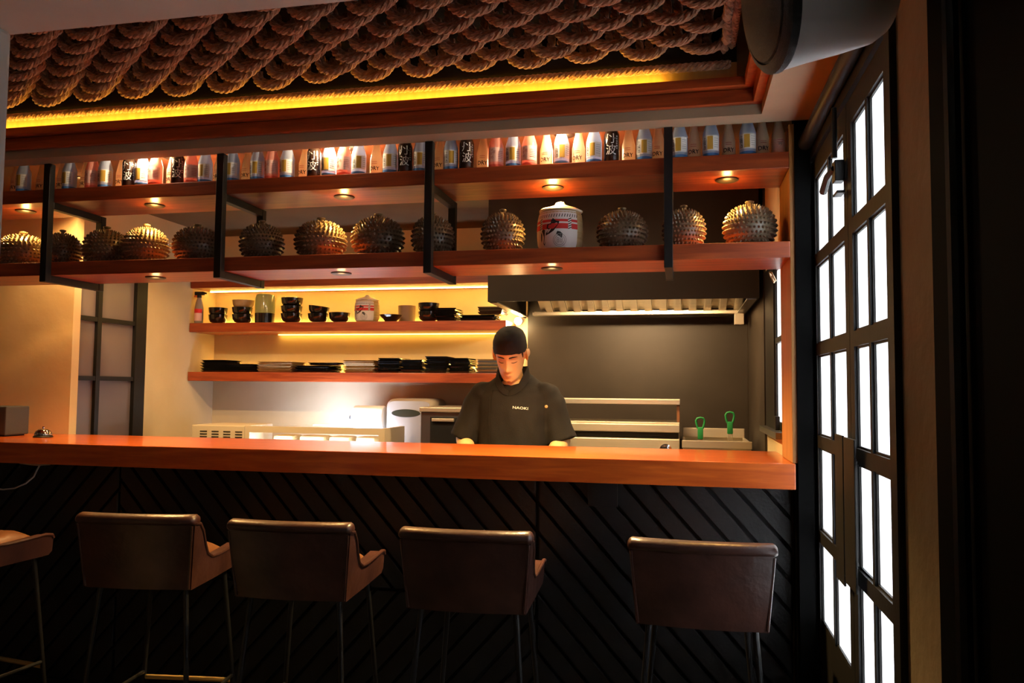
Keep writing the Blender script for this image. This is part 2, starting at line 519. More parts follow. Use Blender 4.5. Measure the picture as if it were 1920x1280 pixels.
# dark glazed frame beyond the tan wall
r = thing('door_3', None, None); r['kind'] = 'structure'; r['label'] = 'black door frame at the right edge beyond the tan wall'
MB().box(0.41, 0.459, -1.56, -1.47, 0, 2.299).build('door_frame', 'door_black', r)
MB().box(0.42, 0.459, -2.35, -1.56, 0, 2.299).build('door_panel', 'door_black', r)
MB().tube([(0.405, -1.60, 0.1), (0.405, -1.60, 2.28)], 0.012).build('edge_bar', 'black_metal', r)

# kitchen side door in the left wall (black frame, frosted panes)
r = thing('door_4', None, None); r['kind'] = 'structure'; r['label'] = 'black framed frosted door in the left kitchen wall'
x0, x1 = -3.084, -3.055
fb = MB().box(x0, x1, 1.075, 1.165, 0.0, 2.05).box(x0, x1, 0.622, 1.075, 1.96, 2.05)
fb.build('door_frame', 'black_metal', r)
MB().box(x0, x1 - 0.004, 0.775, 0.805, 0.0, 1.96).build('glazing_bar', 'black_metal', r)
zz = [0.06, 0.55, 0.97, 1.384, 1.70, 1.96]
for i in range(5):
    if i: MB().box(x0, x1 - 0.006, 0.622, 0.775, zz[i] - 0.012, zz[i] + 0.012).build('glazing_bar', 'black_metal', r)
    if i: MB().box(x0, x1 - 0.006, 0.805, 1.075, zz[i] - 0.012, zz[i] + 0.012).build('glazing_bar', 'black_metal', r)
    for p, q in ((0.622, 0.775), (0.805, 1.075)):
        MB().box(x0, x0 + 0.006, p, q, zz[i] + (0.012 if i else 0), zz[i + 1] - 0.012).build('pane', 'kitchen_pane', r)

# kitchen window in the right wall
r = thing('window_1', None, None); r['kind'] = 'structure'; r['label'] = 'narrow black framed window at the right end of the kitchen'
f = MB()
f.box(0.386, 0.41, 0.322, 0.345, 1.192, 1.898).box(0.386, 0.41, 0.575, 0.598, 1.192, 1.898).box(0.386, 0.41, 0.345, 0.575, 1.192, 1.225).box(0.386, 0.41, 0.345, 0.575, 1.855, 1.898)
f.build('window_frame', 'black_metal', r)
MB().box(0.384, 0.408, 0.345, 0.575, 1.548, 1.570).build('glazing_bar', 'black_metal', r)
for a, b in ((1.225, 1.548), (1.570, 1.855)):
    MB().box(0.394, 0.398, 0.345, 0.575, a, b).build('pane', 'frosted_pane', r)
MB().box(XR - 0.035, XR - 0.0005, 0.3005, 0.954, 1.165, 1.190).build('window_sill', 'steel_dark', r)
MB().box(XR - 0.006, XR - 0.0005, 0.60, 0.954, 1.1905, 1.899).build('window_casing', 'black_metal', r)
MB().tube([(0.378, 0.48, 1.80), (0.365, 0.50, 1.835), (0.36, 0.53, 1.845), (0.367, 0.55, 1.83), (0.378, 0.53, 1.80)], 0.004, 6).build('stay', 'steel', r)
MB().cbox(0.362, 0.3795, 0.40, 0.44, 1.195, 1.25, 0.003).build('latch', 'black_metal', r)

# unseen window added beside the camera to fill the dining side with daylight
r = thing('fill_window', None, None); r['kind'] = 'structure'; r['label'] = 'small black framed frosted window added out of view for fill daylight'
f = MB().box(0.455, 0.50, -2.819, -2.795, 0.981, 1.949).box(0.455, 0.50, -2.425, -2.401, 0.981, 1.949).box(0.455, 0.50, -2.795, -2.425, 0.981, 1.005).box(0.455, 0.50, -2.795, -2.425, 1.925, 1.949)
f.build('window_frame', 'black_metal', r)
MB().box(0.470, 0.474, -2.795, -2.425, 1.005, 1.925).build('pane', 'frosted_pane', r)

# ------------------------------------------------------------------ bar counter
ZC = 1.10
bar = thing('bar_counter', 'long varnished mahogany bar counter with a black diagonal-slat front', 'counter', (0, 0, 0))
MB().cbox(-4.59, XR - 0.003, 0.0, 0.565, ZC - 0.089, ZC, 0.003).build('worktop', 'mahogany_gloss', bar)
MB().box(-4.59, XR - 0.003, 0.125, 0.16, 0.0, ZC - 0.0895).build('backing_board', 'black_board', bar)


def clip(poly, a, b, c):
    """keep the part of a polygon where a*x + b*z + c >= 0"""
    out = []
    for i in range(len(poly)):
        p, q = poly[i], poly[(i + 1) % len(poly)]
        dp, dq = a * p[0] + b * p[1] + c, a * q[0] + b * q[1] + c
        if dp >= 0: out.append(p)
        if dp * dq < 0:
            t = dp / (dp - dq)
            out.append((p[0] + (q[0] - p[0]) * t, p[1] + (q[1] - p[1]) * t))
    return out


def slats(xa, xb, za, zb, sign):
    """diagonal boards filling a rectangle; sign -1 falls to the right, +1 rises"""
    pw, gap = 0.060, 0.014
    L = 2.6
    th = sign * math.radians(48)
    d = (math.cos(th), math.sin(th)); n = (-d[1], d[0])
    cs = [p[0] * n[0] + p[1] * n[1] for p in ((xa, za), (xb, za), (xb, zb), (xa, zb))]
    k0, k1 = math.floor(min(cs) / (pw + gap)) - 1, math.ceil(max(cs) / (pw + gap)) + 1
    cx, cz = (xa + xb) / 2, (za + zb) / 2
    cc = cx * d[0] + cz * d[1]
    for k in range(k0, k1):
        lo, hi = k * (pw + gap), k * (pw + gap) + pw
        poly = [tuple(n[i] * h + d[i] * (cc + s * L) for i in (0, 1)) for h, s in ((lo, -1), (lo, 1), (hi, 1), (hi, -1))]
        for q in ((1, 0, -xa), (-1, 0, xb), (0, 1, -za), (0, -1, zb)):
            poly = clip(poly, *q)
            if len(poly) < 3: break
        if len(poly) < 3: continue
        ar = abs(sum(poly[i][0] * poly[(i + 1) % len(poly)][1] - poly[(i + 1) % len(poly)][0] * poly[i][1] for i in range(len(poly)))) / 2
        if ar < 4e-4: continue
        mx, mz = sum(p[0] for p in poly) / len(poly), sum(p[1] for p in poly) / len(poly)
        sh = [(mx + (p[0] - mx) * 0.985 + 0, mz + (p[1] - mz) * 0.985) for p in poly]
        dy = random.uniform(-0.002, 0.002)
        m = MB()
        N = len(poly)
        # front face slightly smaller than the root: eased edges
        vs = [(p[0], 0.1248, p[1]) for p in poly] + [(p[0], 0.104 + dy, p[1]) for p in poly] + [(p[0], 0.101 + dy, p[1]) for p in sh]
        fs = [tuple(range(N)), tuple(range(3 * N - 1, 2 * N - 1, -1))]
        for i in range(N):
            j = (i + 1) % N
            fs += [(i, j, N + j, N + i), (N + i, N + j, 2 * N + j, 2 * N + i)]
        m.add(vs, fs).build('slat', 'black_slat', bar)


ZB = ZC - 0.091
slats(-3.55, -2.365, 0.09, ZB, 1)
slats(-2.355, -0.545, 0.56, ZB, -1)
slats(-2.355, -0.545, 0.09, 0.55, 1)
slats(-0.535, 0.38, 0.09, ZB, -1)
MB().box(-4.59, 0.38, 0.105, 0.1245, 0.0, 0.085).build('kick_board', 'black_slat', bar)
# square cover plate set in the slats
tag(MB().cbox(-0.345, -0.235, 0.084, 0.0985, 0.915, 1.005, 0.002).build('cover_plate', 'black_slat'),
    'black square cover plate under the counter edge between the diagonal slats', 'cover plate')

# ------------------------------------------------------------------ hanging shelves and their frames
def shelf(name, x0, x1, y0, y1, z0, z1, label, m='mahogany'):
    o = MB().cbox(x0, x1, y0, y1, z0, z1, 0.003).build(name, m)
    return tag(o, label, 'shelf')


SX0 = -3.034
S1B, S1T, S2B, S2T = 2.138, 2.197, 1.819, 1.877
shelf('hanging_shelf', -4.4, XR - 0.013, 0.0, 0.285, S1B, S1T, 'upper hanging mahogany shelf carrying the row of bottles')
shelf('hanging_shelf', -4.4, XR - 0.013, 0.0, 0.285, S2B, S2T, 'lower hanging mahogany shelf carrying the spiky lidded pots')
PX = [-2.67, -1.842, -0.95, -0.045]
for i, x in enumerate(PX):
    lb = ['first black steel shelf hanger, the one nearest the grey column', 'second black steel shelf hanger counting from the grey column',
          'third black steel shelf hanger, above and left of the chef', 'black steel shelf hanger in front of the range hood'][i]
    r = thing('shelf_hanger', lb, 'shelf bracket', (x, -0.017, 0), 0, 'black hangers of the hanging shelves')
    t = 0.0155
    MB().cbox(-t, t, -t, t - 0.0002, S2B - 0.031, 2.2995, 0.002).build('front_post', 'black_metal', r)
    MB().cbox(-t, t, 0.286 + 0.018, 0.286 + 0.018 + 2 * t, S2B - 0.031, S1B - 0.0005, 0.002).build('rear_post', 'black_metal', r)
    MB().cbox(-t + 0.001, t - 0.001, t, 0.3035, S1B - 0.0305, S1B - 0.0005, 0.002).build('cross_bar', 'black_metal', r)
    MB().cbox(-t + 0.001, t - 0.001, t, 0.3035, S2B - 0.0305, S2B - 0.0005, 0.002).build('cross_bar', 'black_metal', r)

# recessed downlights
def downlight(x, y, z, label, power, group, col=WARM, ang=118, size=0.03, spill=0.12):
    r = thing('downlight', label, 'downlight', (x, y, z), 0, group)
    MB().lathe([(0.027, -0.0005), (0.042, -0.0005), (0.042, -0.004), (0.036, -0.007), (0.027, -0.006)], 24).build('bezel', 'bezel_bronze', r, True)
    MB().lathe([(0.026, -0.0005), (0.026, -0.003), (0.020, -0.005)], 20).build('lens', 'lamp_glow', r, True)
    lamp('downlight_lamp', 'SPOT', (x, y, z - 0.012), power, col, size, None, ang, 0.6)
    lamp('downlight_spill', 'POINT', (x, y, z - 0.03), spill, col, 0.015)


G1, G2, G3 = 'downlights in the upper hanging shelf', 'downlights in the lower hanging shelf', 'downlights above the bottles'
for x, p, lb in ((-2.92, 16.0, 'lit downlight above the two pots at the left end of the shelf'),
              (-2.255, 16.0, 'lit downlight above the third bright pot from the left'),
              (-1.366, 14.0, 'lit downlight above the wide pots in the middle of the shelf'),
              (-0.491, 22.0, 'lit downlight above the straw-wrapped barrel on the shelf'),
              (0.168, 16.0, 'lit downlight nearest the glazed door, above the last spiky pots')):
    downlight(x, 0.125, S1B, lb, p * 1.5, G1, AMBER, 100, 0.02, 1.0 if abs(x + 0.491) < 0.01 else 0.38)
for x, p, lb in ((-2.234, 44.0, 'lit downlight under the lower shelf near the black framed kitchen door'),
              (-1.369, 22.0, 'lit downlight under the lower shelf above the middle of the counter'),
              (-0.492, 118.0, 'lit downlight under the lower shelf beside the chef'),
              ):
    downlight(x, 0.12, S2B, lb, p, G2, WARM if x < -1 else (1.0, 0.66, 0.27), 140)
for x, lb in ((-2.2, 'downlight in the ceiling over the bottles at the left'), (-1.36, 'downlight in the ceiling over the bottles in the middle'),
              (-0.45, 'downlight in the ceiling over the bottles above the barrel')):
    downlight(x, 0.165, 2.36, lb, 40.0, G3, (1.0, 0.74, 0.45), 165, 0.02, 0.4)
    lamp('bottle_fill_light', 'POINT', (x, -0.006, 2.343), 3.0, (1.0, 0.74, 0.45), 0.006)  # bare point light added to brighten the bottle fronts, no fixture
# kitchen ceiling downlights behind the hanging shelves; partition one added to brighten that wall
for x, y, p, lb in ((-2.88, 0.40, 40.0, 'added unseen downlight in the kitchen ceiling brightening the plaster partition'), (-2.55, 0.95, 18.0, 'downlight in the kitchen ceiling near the black framed door'), (-1.45, 1.0, 14.0, 'downlight in the kitchen ceiling left of the hood')):
    downlight(x, y, 2.36, lb, p, 'downlights in the kitchen ceiling', WARM, 130)

# ------------------------------------------------------------------ bottles on the upper shelf
def bottle_proto(kind):
    root = thing('sake_bottle', 'x', 'bottle')
    if kind in 'bp':
        R, bm, base, pm = 0.0295, ('bottle_blue' if kind == 'b' else 'bottle_pink'), ('bottle_blue_base' if kind == 'b' else 'bottle_pink_base'), ('paper' if kind == 'b' else 'paper_pink')
        MB().lathe([(R - 0.004, 0.0), (R, 0.005), (R, 0.013)], 24).build('base_band', base, root, True)
        MB().lathe([(R, 0.0132), (R, 0.085), (R - 0.003, 0.097), (0.018, 0.125), (0.0135, 0.135), (0.0135, 0.142)], 24).build('glass_body', bm, root, True)
        MB().lathe([(0.0148, 0.1425), (0.0148, 0.154), (0.013, 0.156)], 16).build('cap', 'paper_gold' if kind == 'b' else 'bottle_pink_base', root, True)
        lab = MB(); patch(lab, R + 0.0002, 0.022, 0.078, -1.15, 1.25, 14)
        l = lab.build('label_paper', pm, root)
        if kind == 'b':
            g = MB(); patch(g, R + 0.001, 0.026, 0.074, -0.30, 0.36, 6); g.build('gold_panel', 'paper_gold', l)
            t = MB(); wrap_text(t, '上', 0.016, R + 0.0021, 0.064, -0.68); wrap_text(t, '撰', 0.016, R + 0.0021, 0.048, -0.68)
            wrap_text(t, '酒', 0.016, R + 0.0021, 0.032, -0.68); t.build('lettering', 'ink', l)
            t = MB()
            for k in range(5): patch(t, R + 0.0009, 0.034 + k * 0.008, 0.0355 + k * 0.008, 0.52, 1.05, 4)
            t.build('small_print', 'ink_grey', l)
        else:
            t = MB(); wrap_text(t, 'す', 0.014, R + 0.0016, 0.066, -0.62); wrap_text(t, 'ず', 0.014, R + 0.0016, 0.052, -0.66); wrap_text(t, 'め', 0.014, R + 0.0016, 0.038, -0.6)
            wrap_text(t, '花', 0.012, R + 0.0016, 0.058, -0.25); t.build('lettering', 'ink_red', l)
            t = MB()
            for k in range(5): patch(t, R + 0.0009, 0.034 + k * 0.007, 0.0352 + k * 0.007, 0.2, 0.95, 5)
            t.build('small_print', 'ink_red', l)
    elif kind in 'dw':
        R = 0.0248
        MB().lathe([(R - 0.004, 0.0), (R, 0.004), (R, 0.072), (R - 0.003, 0.085), (0.0135, 0.125), (0.0125, 0.143)], 24).build('glass_body', 'bottle_clear', root, True)
        MB().lathe([(0.0138, 0.1435), (0.0138, 0.154), (0.012, 0.156)], 16).build('cap', 'paper_gold', root, True)
        t = MB()
        if kind == 'd':
            wrap_text(t, 'DRY', 0.022, R + 0.0008, 0.030, 0.0, 0, 0.95)
            for dx in (0.0004, -0.0004): wrap_text(t, 'DRY', 0.022, R + 0.0009, 0.030 + dx, dx / R, 0, 0.95)
        else:
            lab = MB(); patch(lab, R + 0.0002, 0.012, 0.062, -1.0, 1.0, 10); lab.build('label_paper', 'paper_pink', root)
            wrap_text(t, '吟', 0.014, R + 0.0016, 0.042, 0.0)
        t.build('lettering', 'ink', root)
        t = MB()
        for k in range(2): patch(t, R + 0.0004, 0.050 + k * 0.007, 0.0515 + k * 0.007, -0.42, 0.42, 4)
        t.build('small_print', 'ink_red', root)
    else:
        R = 0.029
        MB().lathe([(R - 0.004, 0.0), (R, 0.005), (R, 0.105), (R - 0.004, 0.118), (0.0145, 0.135), (0.0135, 0.143)], 24).build('glass_body', 'bottle_dark', root, True)
        MB().lathe([(0.0148, 0.1435), (0.0148, 0.154), (0.013, 0.156)], 16).build('cap', 'ink', root, True)
        t = MB(); wrap_text(t, '丹', 0.042, R + 0.0008, 0.085, 0.0); wrap_text(t, '波', 0.042, R + 0.0008, 0.042, 0.05)
        t.build('lettering', 'ink_white', root)
        t = MB()
        for k in range(6): wrap_text(t, '日本酒吟醸米'[k], 0.0075, R + 0.0008, 0.095 - k * 0.009, 0.85)
        t.build('small_print', 'ink_white', root)
    return root


BOT = [(-2.952, 'd'), (-2.886, 'b'), (-2.816, 'd'), (-2.71, 'd'), (-2.647, 'b'), (-2.587, 'd'), (-2.53, 'p'), (-2.465, 'b'), (-2.406, 'd'), (-2.345, 'k'),
       (-2.280, 'b'), (-2.216, 'p'), (-2.156, 'd'), (-2.107, 'k'), (-2.043, 'p'), (-1.977, 'b'), (-1.928, 'd'), (-1.849, 'b'), (-1.797, 'd'), (-1.733, 'b'),
       (-1.667, 'p'), (-1.597, 'b'), (-1.534, 'd'), (-1.477, 'k'), (-1.411, 'b'), (-1.345, 'p'), (-1.281, 'b'), (-1.218, 'd'), (-1.145, 'b'), (-1.082, 'k'),
       (-1.019, 'b'), (-0.947, 'd'), (-0.892, 'b'), (-0.827, 'k'), (-0.768, 'd'), (-0.708, 'p'), (-0.639, 'b'), (-0.575, 'p'), (-0.513, 'd'), (-0.449, 'b'),
       (-0.387, 'd'), (-0.324, 'b'), (-0.257, 'k'), (-0.195, 'd'), (-0.135, 'b'), (-0.084, 'd'), (-0.005, 'b'), (0.048, 'd'), (0.108, 'b'), (0.173, 'd'),
       (0.239, 'b'), (0.293, 'd'), (0.350, 'w')]
KN = {'b': 'blue-white sake bottle with a gold and white label', 'p': 'pink sake bottle with a pink label', 'd': 'clear cream sake bottle marked DRY',
      'k': 'dark brown sake bottle with white brush lettering', 'w': 'clear sake bottle with a plain pale label'}
ORD = ['first', 'second', 'third', 'fourth', 'fifth', 'sixth', 'seventh', 'eighth', 'ninth', 'tenth', 'eleventh', 'twelfth', 'thirteenth', 'fourteenth', 'fifteenth',
       'sixteenth', 'seventeenth', 'eighteenth', 'nineteenth', 'twentieth', 'twenty-first', 'twenty-second', 'twenty-third', 'twenty-fourth', 'twenty-fifth']
protos = {}
cnt = {}
bay_lo = [-9] + PX; bay_hi = PX + [9]
BAY = ['left of the first hanger', 'between the first and second hangers', 'between the second and third hangers', 'between the third and fourth hangers', 'right of the fourth hanger']
for x, k in BOT:
    X = x * 2.94 / 2.97
    if k in protos:
        o = copy_tree(protos[k])
    else:
        o = protos[k] = bottle_proto(k)
    o.location = (X, 0.041 if k in 'bpk' else 0.072, S1T + 0.0002)
    o.rotation_euler = (0, 0, random.uniform(-0.3, 0.3) * (1.0 if k != 'd' else 0.5) + (0.10 if k != 'd' else 0.0))
    b = sum(1 for p in PX if X > p)
    cnt[(b, k)] = cnt.get((b, k), 0) + 1
    n_in = sum(1 for xx, kk in BOT if kk == k and sum(1 for p in PX if xx * 2.94 / 2.97 > p) == b)
    lead = '' if n_in == 1 else ORD[cnt[(b, k)] - 1] + ' '
    tag(o, lead + KN[k] + ' ' + BAY[b], 'bottle', 'sake bottles on the upper shelf')

# ------------------------------------------------------------------ spiky lidded pots on the lower shelf
def pot_proto():
    root = thing('spiky_pot', 'x', 'pot')
    W, Hh = 0.1, 0.15
    prof = []
    for j in range(19):
        t = -0.80 * PI / 2 + (0.80 * PI / 2 + 0.94 * PI / 2) * j / 18
        prof.append((W * 0.93 * max(0.05, math.cos(t)) ** 0.85, Hh * 0.5 + Hh * 0.5 * math.sin(t) / math.sin(0.94 * PI / 2) * (1 if t > 0 else 1.0)))
    zmin = prof[0][1]
    prof = [(r, (z - zmin)) for r, z in prof]
    MB().lathe([(prof[0][0] * 0.9, 0.0)] + prof[1:], 40).build('body', 'stoneware', root, True)
    st = MB()
    zs = [p[1] for p in prof]
    def rad(z):
        for a, b in zip(prof[1:], prof[2:]):
            if a[1] <= z <= b[1]:
                u = (z - a[1]) / (b[1] - a[1] + 1e-9)
                return a[0] + (b[0] - a[0]) * u, Vector((b[1] - a[1], -(b[0] - a[0]))).normalized()
        return prof[-1][0], Vector((0, 1))
    arc = 0.0; last = prof[1]; rows = []
    for a, b in zip(prof[1:], prof[2:]):
        seg = math.hypot(b[0] - a[0], b[1] - a[1]); steps = 8
        for k in range(steps):
            u = k / steps
            arc += seg / steps
            if arc > 0.0145:
                arc = 0.0
                rows.append((a[0] + (b[0] - a[0]) * u, a[1] + (b[1] - a[1]) * u, Vector((b[1] - a[1], -(b[0] - a[0]))).normalized()))
    for ri, (r, z, nrm) in enumerate(rows):
        n = max(8, int(2 * PI * r / 0.0155))
        for i in range(n):
            a = 2 * PI * (i + (0.5 if ri % 2 else 0)) / n
            rd = Vector((math.cos(a), math.sin(a), 0)); tg = Vector((-math.sin(a), math.cos(a), 0))
            nn = rd * nrm[0] + Vector((0, 0, nrm[1]))
            up = nn.cross(tg)
            c = rd * r + Vector((0, 0, z))
            b4 = [c + tg * (0.0058 * q[0]) + up * (0.0058 * q[1]) - nn * 0.001 for q in ((1, 0), (0.31, 0.95), (-0.81, 0.59), (-0.81, -0.59), (0.31, -0.95))]
            m4 = [c + (p - c) * 0.55 + nn * 0.007 for p in b4]
            st.add(b4 + m4 + [c + nn * 0.0115], [(k, (k + 1) % 5, 5 + (k + 1) % 5, 5 + k) for k in range(5)] + [(5 + k, 5 + (k + 1) % 5, 10) for k in range(5)])
    me = st.mesh('studs', 'stoneware', True, fix=False)
    s = link('studs', me, root); s['kind'] = 'stuff'
    zt = prof[-1][1]
    MB().lathe([(0.014, zt - 0.003), (0.009, zt + 0.006), (0.009, zt + 0.010), (0.0165, zt + 0.016), (0.0165, zt + 0.020), (0.010, zt + 0.022)], 16).build('knob', 'stoneware', root, True)
    return root


POTS = [(-2.945, 0.219, 0.163, 'brightly lit wide spiky pot at the far left end of the shelf'),
        (-2.735, 0.170, 0.165, 'small shadowed spiky pot behind the first shelf hanger'),
        (-2.505, 0.195, 0.172, 'round brown spiky pot in half light, third from the left end'),
        (-2.305, 0.196, 0.175, 'brightly lit round spiky pot with a rust-red base, fourth from the left'),
        (-2.052, 0.207, 0.168, 'dark wide spiky pot just left of the second hanger'),
        (-1.745, 0.186, 0.172, 'dark round spiky pot just right of the second hanger'),
        (-1.476, 0.222, 0.175, 'brightly lit wide golden spiky pot in the middle of the shelf'),
        (-1.221, 0.224, 0.182, 'dark wide spiky pot lit only on its left side'),
        (-0.985, 0.176, 0.178, 'dark spiky pot half hidden by the third hanger'),
        (-0.694, 0.176, 0.180, 'round golden spiky pot left of the straw barrel'),
        (-0.223, 0.196, 0.168, 'dark spiky pot right of the straw barrel'),
        (0.010, 0.164, 0.168, 'golden spiky pot beside the fourth hanger'),
        (0.250, 0.196, 0.174, 'large spiky pot at the right end beside the glazed door')]
pp = None
for i, (x, w, h, lb) in enumerate(POTS):
    if pp is None:
        pp = o = pot_proto()
    else:
        o = copy_tree(pp)
    o.location = (x, 0.143, S2T + 0.0002)
    o.scale = (w / 0.2, w / 0.2 if w < 0.21 else 1.05, h / 0.163)
    o.rotation_euler = (0, 0, random.uniform(0, 6))
    tag(o, lb, 'pot', 'spiky lidded pots on the lower hanging shelf')


def barrel(loc, s, label, cat='barrel'):
    root = thing('sake_barrel', label, cat, loc)
    root.scale = (s, s, s)
    R = 0.078
    prof = [(0.060, 0.0), (0.070, 0.006), (0.080, 0.03), (0.0825, 0.07), (0.080, 0.115), (0.077, 0.138), (0.070, 0.148)]
    MB().lathe(prof, 36).build('straw_body', 'straw', root, True)
    cp = MB()
    rings = []
    for j, (r, z) in enumerate([(0.076, 0.1482), (0.078, 0.151), (0.062, 0.160), (0.040, 0.169), (0.020, 0.174), (0.014, 0.184), (0.006, 0.187)]):
        rings.append([((r + 0.003 * math.sin(5 * a + j)) * math.cos(a), (r + 0.003 * math.sin(5 * a + j)) * math.sin(a), z + 0.002 * math.sin(3 * a + 2 * j)) for a in [2 * PI * i / 28 for i in range(28)]])
    cp.loft(rings).build('cloth_top', 'white_cap', root, True)

    def rz(z):
        for a, b in zip(prof, prof[1:]):
            if a[1] <= z <= b[1]:
                return a[0] + (b[0] - a[0]) * (z - a[1]) / (b[1] - a[1])
        return prof[-1][0]

    def band(z0, z1, a0, a1, t, m, name, par, n=20, nz=5):
        mb = MB(); rows = []
        for k in range(nz + 1):
            z = z0 + (z1 - z0) * k / nz; r = rz(z) + t
            rows.append([(r * math.sin(a0 + (a1 - a0) * i / n), -r * math.cos(a0 + (a1 - a0) * i / n), z) for i in range(n + 1)])
        mb.loft(rows, False, 0, False)
        return mb.build(name, m, par, True)
    w = band(0.012, 0.143, -1.35, 0.95, 0.0015, 'paper', 'wrapper', root, 24, 8)
    band(0.101, 0.110, -1.35, 0.95, 0.0022, 'red_band', 'red_stripe', w)
    band(0.076, 0.095, -1.35, 0.95, 0.0022, 'red_band', 'red_stripe', w)
    # printed cord with black and white twists along the shoulder
    tw = MB()
    for k in range(20):
        a = -1.3 + 2.22 * k / 19
        pts = []
        for q, dz in ((-0.030, 0.118), (0.004, 0.118), (0.040, 0.129), (0.006, 0.129)):
            r = rz(dz) + 0.0025
            pts.append((r * math.sin(a + q), -r * math.cos(a + q), dz))
        tw.add(pts, [(0, 1, 2, 3)])
    tw.build('printed_cord', 'ink', w)
    for ac in (-0.78, 0.55):
        cd = band(0.072, 0.114, ac - 0.075, ac + 0.075, 0.0028, 'paper', 'printed_tassel', w, 4, 4)
        ts = MB()
        for k in range(5):
            z = 0.074 + k * 0.0082
            pts = []
            for q, dz in ((-0.075, 0), (-0.075, 0.0035), (0.075, 0.0095), (0.075, 0.006)):
                r = rz(z) + 0.0034
                pts.append((r * math.sin(ac + q), -r * math.cos(ac + q), z + dz))
            ts.add(pts, [(0, 1, 2, 3)])
        ts.build('tassel_stripe', 'ink', cd)
    # black brush strokes and a pale round crest
    K = 0.00205 / 10.66
    strokes = [[(630, 510), (690, 560), (745, 565), (735, 615), (690, 680), (650, 740), (570, 790), (490, 822), (500, 775), (565, 720), (512, 690), (520, 620), (590, 600), (600, 540)],
               [(710, 750), (760, 760), (800, 800), (790, 872), (745, 845), (690, 800)],
               [(430, 700), (480, 715), (472, 800), (462, 890), (470, 960), (440, 1002), (425, 965), (452, 880), (440, 780), (405, 730)],
               [(380, 745), (410, 800), (395, 900), (375, 940), (370, 860)]]
    bs = MB()
    for poly in strokes:
        pts = []
        for px, py in poly:
            z = (1100 - py) * K; a = (px - 700) * K / 0.08
            r = rz(z) + 0.003
            pts.append((r * math.sin(a), -r * math.cos(a), z))
        cx = tuple(sum(p[i] for p in pts) / len(pts) for i in range(3))
        n = len(pts)
        bs.add(pts + [cx], [(i, (i + 1) % n, n) for i in range(n)])
    bs.build('brush_stroke', 'ink', w)
    cr = MB()
    for rr in (0.021, 0.0155):
        ring = []
        for i in range(28):
            a = 2 * PI * i / 28
            for q in (rr, rr + 0.0018):
                z = 0.036 + q * math.sin(a); an = (750 - 700) * K / 0.08 + q * math.cos(a) / 0.08
                r = rz(max(0.007, z)) + 0.0028
                ring.append((r * math.sin(an), -r * math.cos(an), z))
        cr.add(ring, [(2 * i, 2 * i + 1, (2 * i + 3) % 56, (2 * i + 2) % 56) for i in range(28)])
    for sx in (-1, 1):
        for (u0, u1, v0, v1) in ((0.0015, 0.0095, -0.0085, -0.0065), (0.0015, 0.0095, -0.001, 0.001), (0.0015, 0.0095, 0.0065, 0.0085), (0.0015, 0.0035, -0.0085, 0.0085), (0.0075, 0.0095, -0.0085, 0.0085)):
            pts = []
            for uu, vv in ((u0, v0), (u1, v0), (u1, v1), (u0, v1)):
                z = 0.036 + vv; an = (750 - 700) * K / 0.08 + sx * uu / 0.08
                r = rz(z) + 0.0029
                pts.append((r * math.sin(an), -r * math.cos(an), z))
            cr.add(pts, [(0, 1, 2, 3)])
    cr.build('crest', 'ink_grey', w)
    return root


barrel((-0.463, 0.143, S2T + 0.0002), 1.09, 'straw-wrapped sake barrel with red stripes and white top among the spiky pots')

# ------------------------------------------------------------------ shelves on the kitchen back wall
BX0, BX1 = -3.08, -1.005
BAT, BAB, BBT, BBB = 1.748, 1.690, 1.437, 1.379
shelf('wall_shelf', BX0, BX1, 1.61, 1.899, BAB, BAT, 'middle mahogany shelf on the back wall holding bowls and a barrel')
shelf('wall_shelf', BX0, BX1, 1.61, 1.899, BBB, BBT, 'lowest mahogany shelf on the back wall holding stacked plates')
shelf('wall_shelf', BX0, -0.955, 1.61, 1.899, 1.972, 2.03, 'top mahogany shelf on the back wall under the hanging shelf')
def led(x0, x1, y, z, label):
    tag(MB().box(x0, x1, y - 0.004, y + 0.004, z, z + 0.004).build('led_strip', 'led_shelf'), label, 'led strip')


led(BX0 + 0.02, BX1 - 0.02, 1.885, BAT + 0.0003, 'warm LED strip lying at the rear of the bowl shelf')
led(BX0 + 0.02, BX1 - 0.02, 1.885, BBT + 0.0003, 'warm LED strip lying at the rear of the plate shelf')
led(BX0 + 0.02, -0.975, 1.80, 1.972 - 0.0045, 'warm LED strip under the top wall shelf')
tag(MB().box(-2.6, BX1 - 0.02, 1.872, 1.888, BAB - 0.0045, BAB - 0.0005).build('led_strip', 'led_dim'), 'dim warm LED strip under the bowl shelf', 'led strip')


def bowl_mesh(w, h, thick=0.006):
    r = w / 2
    prof = [(r * 0.50, 0.0), (r * 0.52, 0.006), (r * 0.78, h * 0.20), (r * 0.93, h * 0.48), (r * 0.97, h * 0.8), (r, h), (r - thick * 0.6, h + 0.001), (r * 0.90, h * 0.75), (r * 0.8, h * 0.45), (r * 0.4, h * 0.2)]
    return MB().lathe(prof, 28)


def bowl(x, y, z, w, h, m, label, group=None, tilt=0.0):
    o = bowl_mesh(w, h).build('bowl', m, None, True, (x, y, z + 0.0003), (0, tilt, 0))
    return tag(o, label, 'bowl', group)


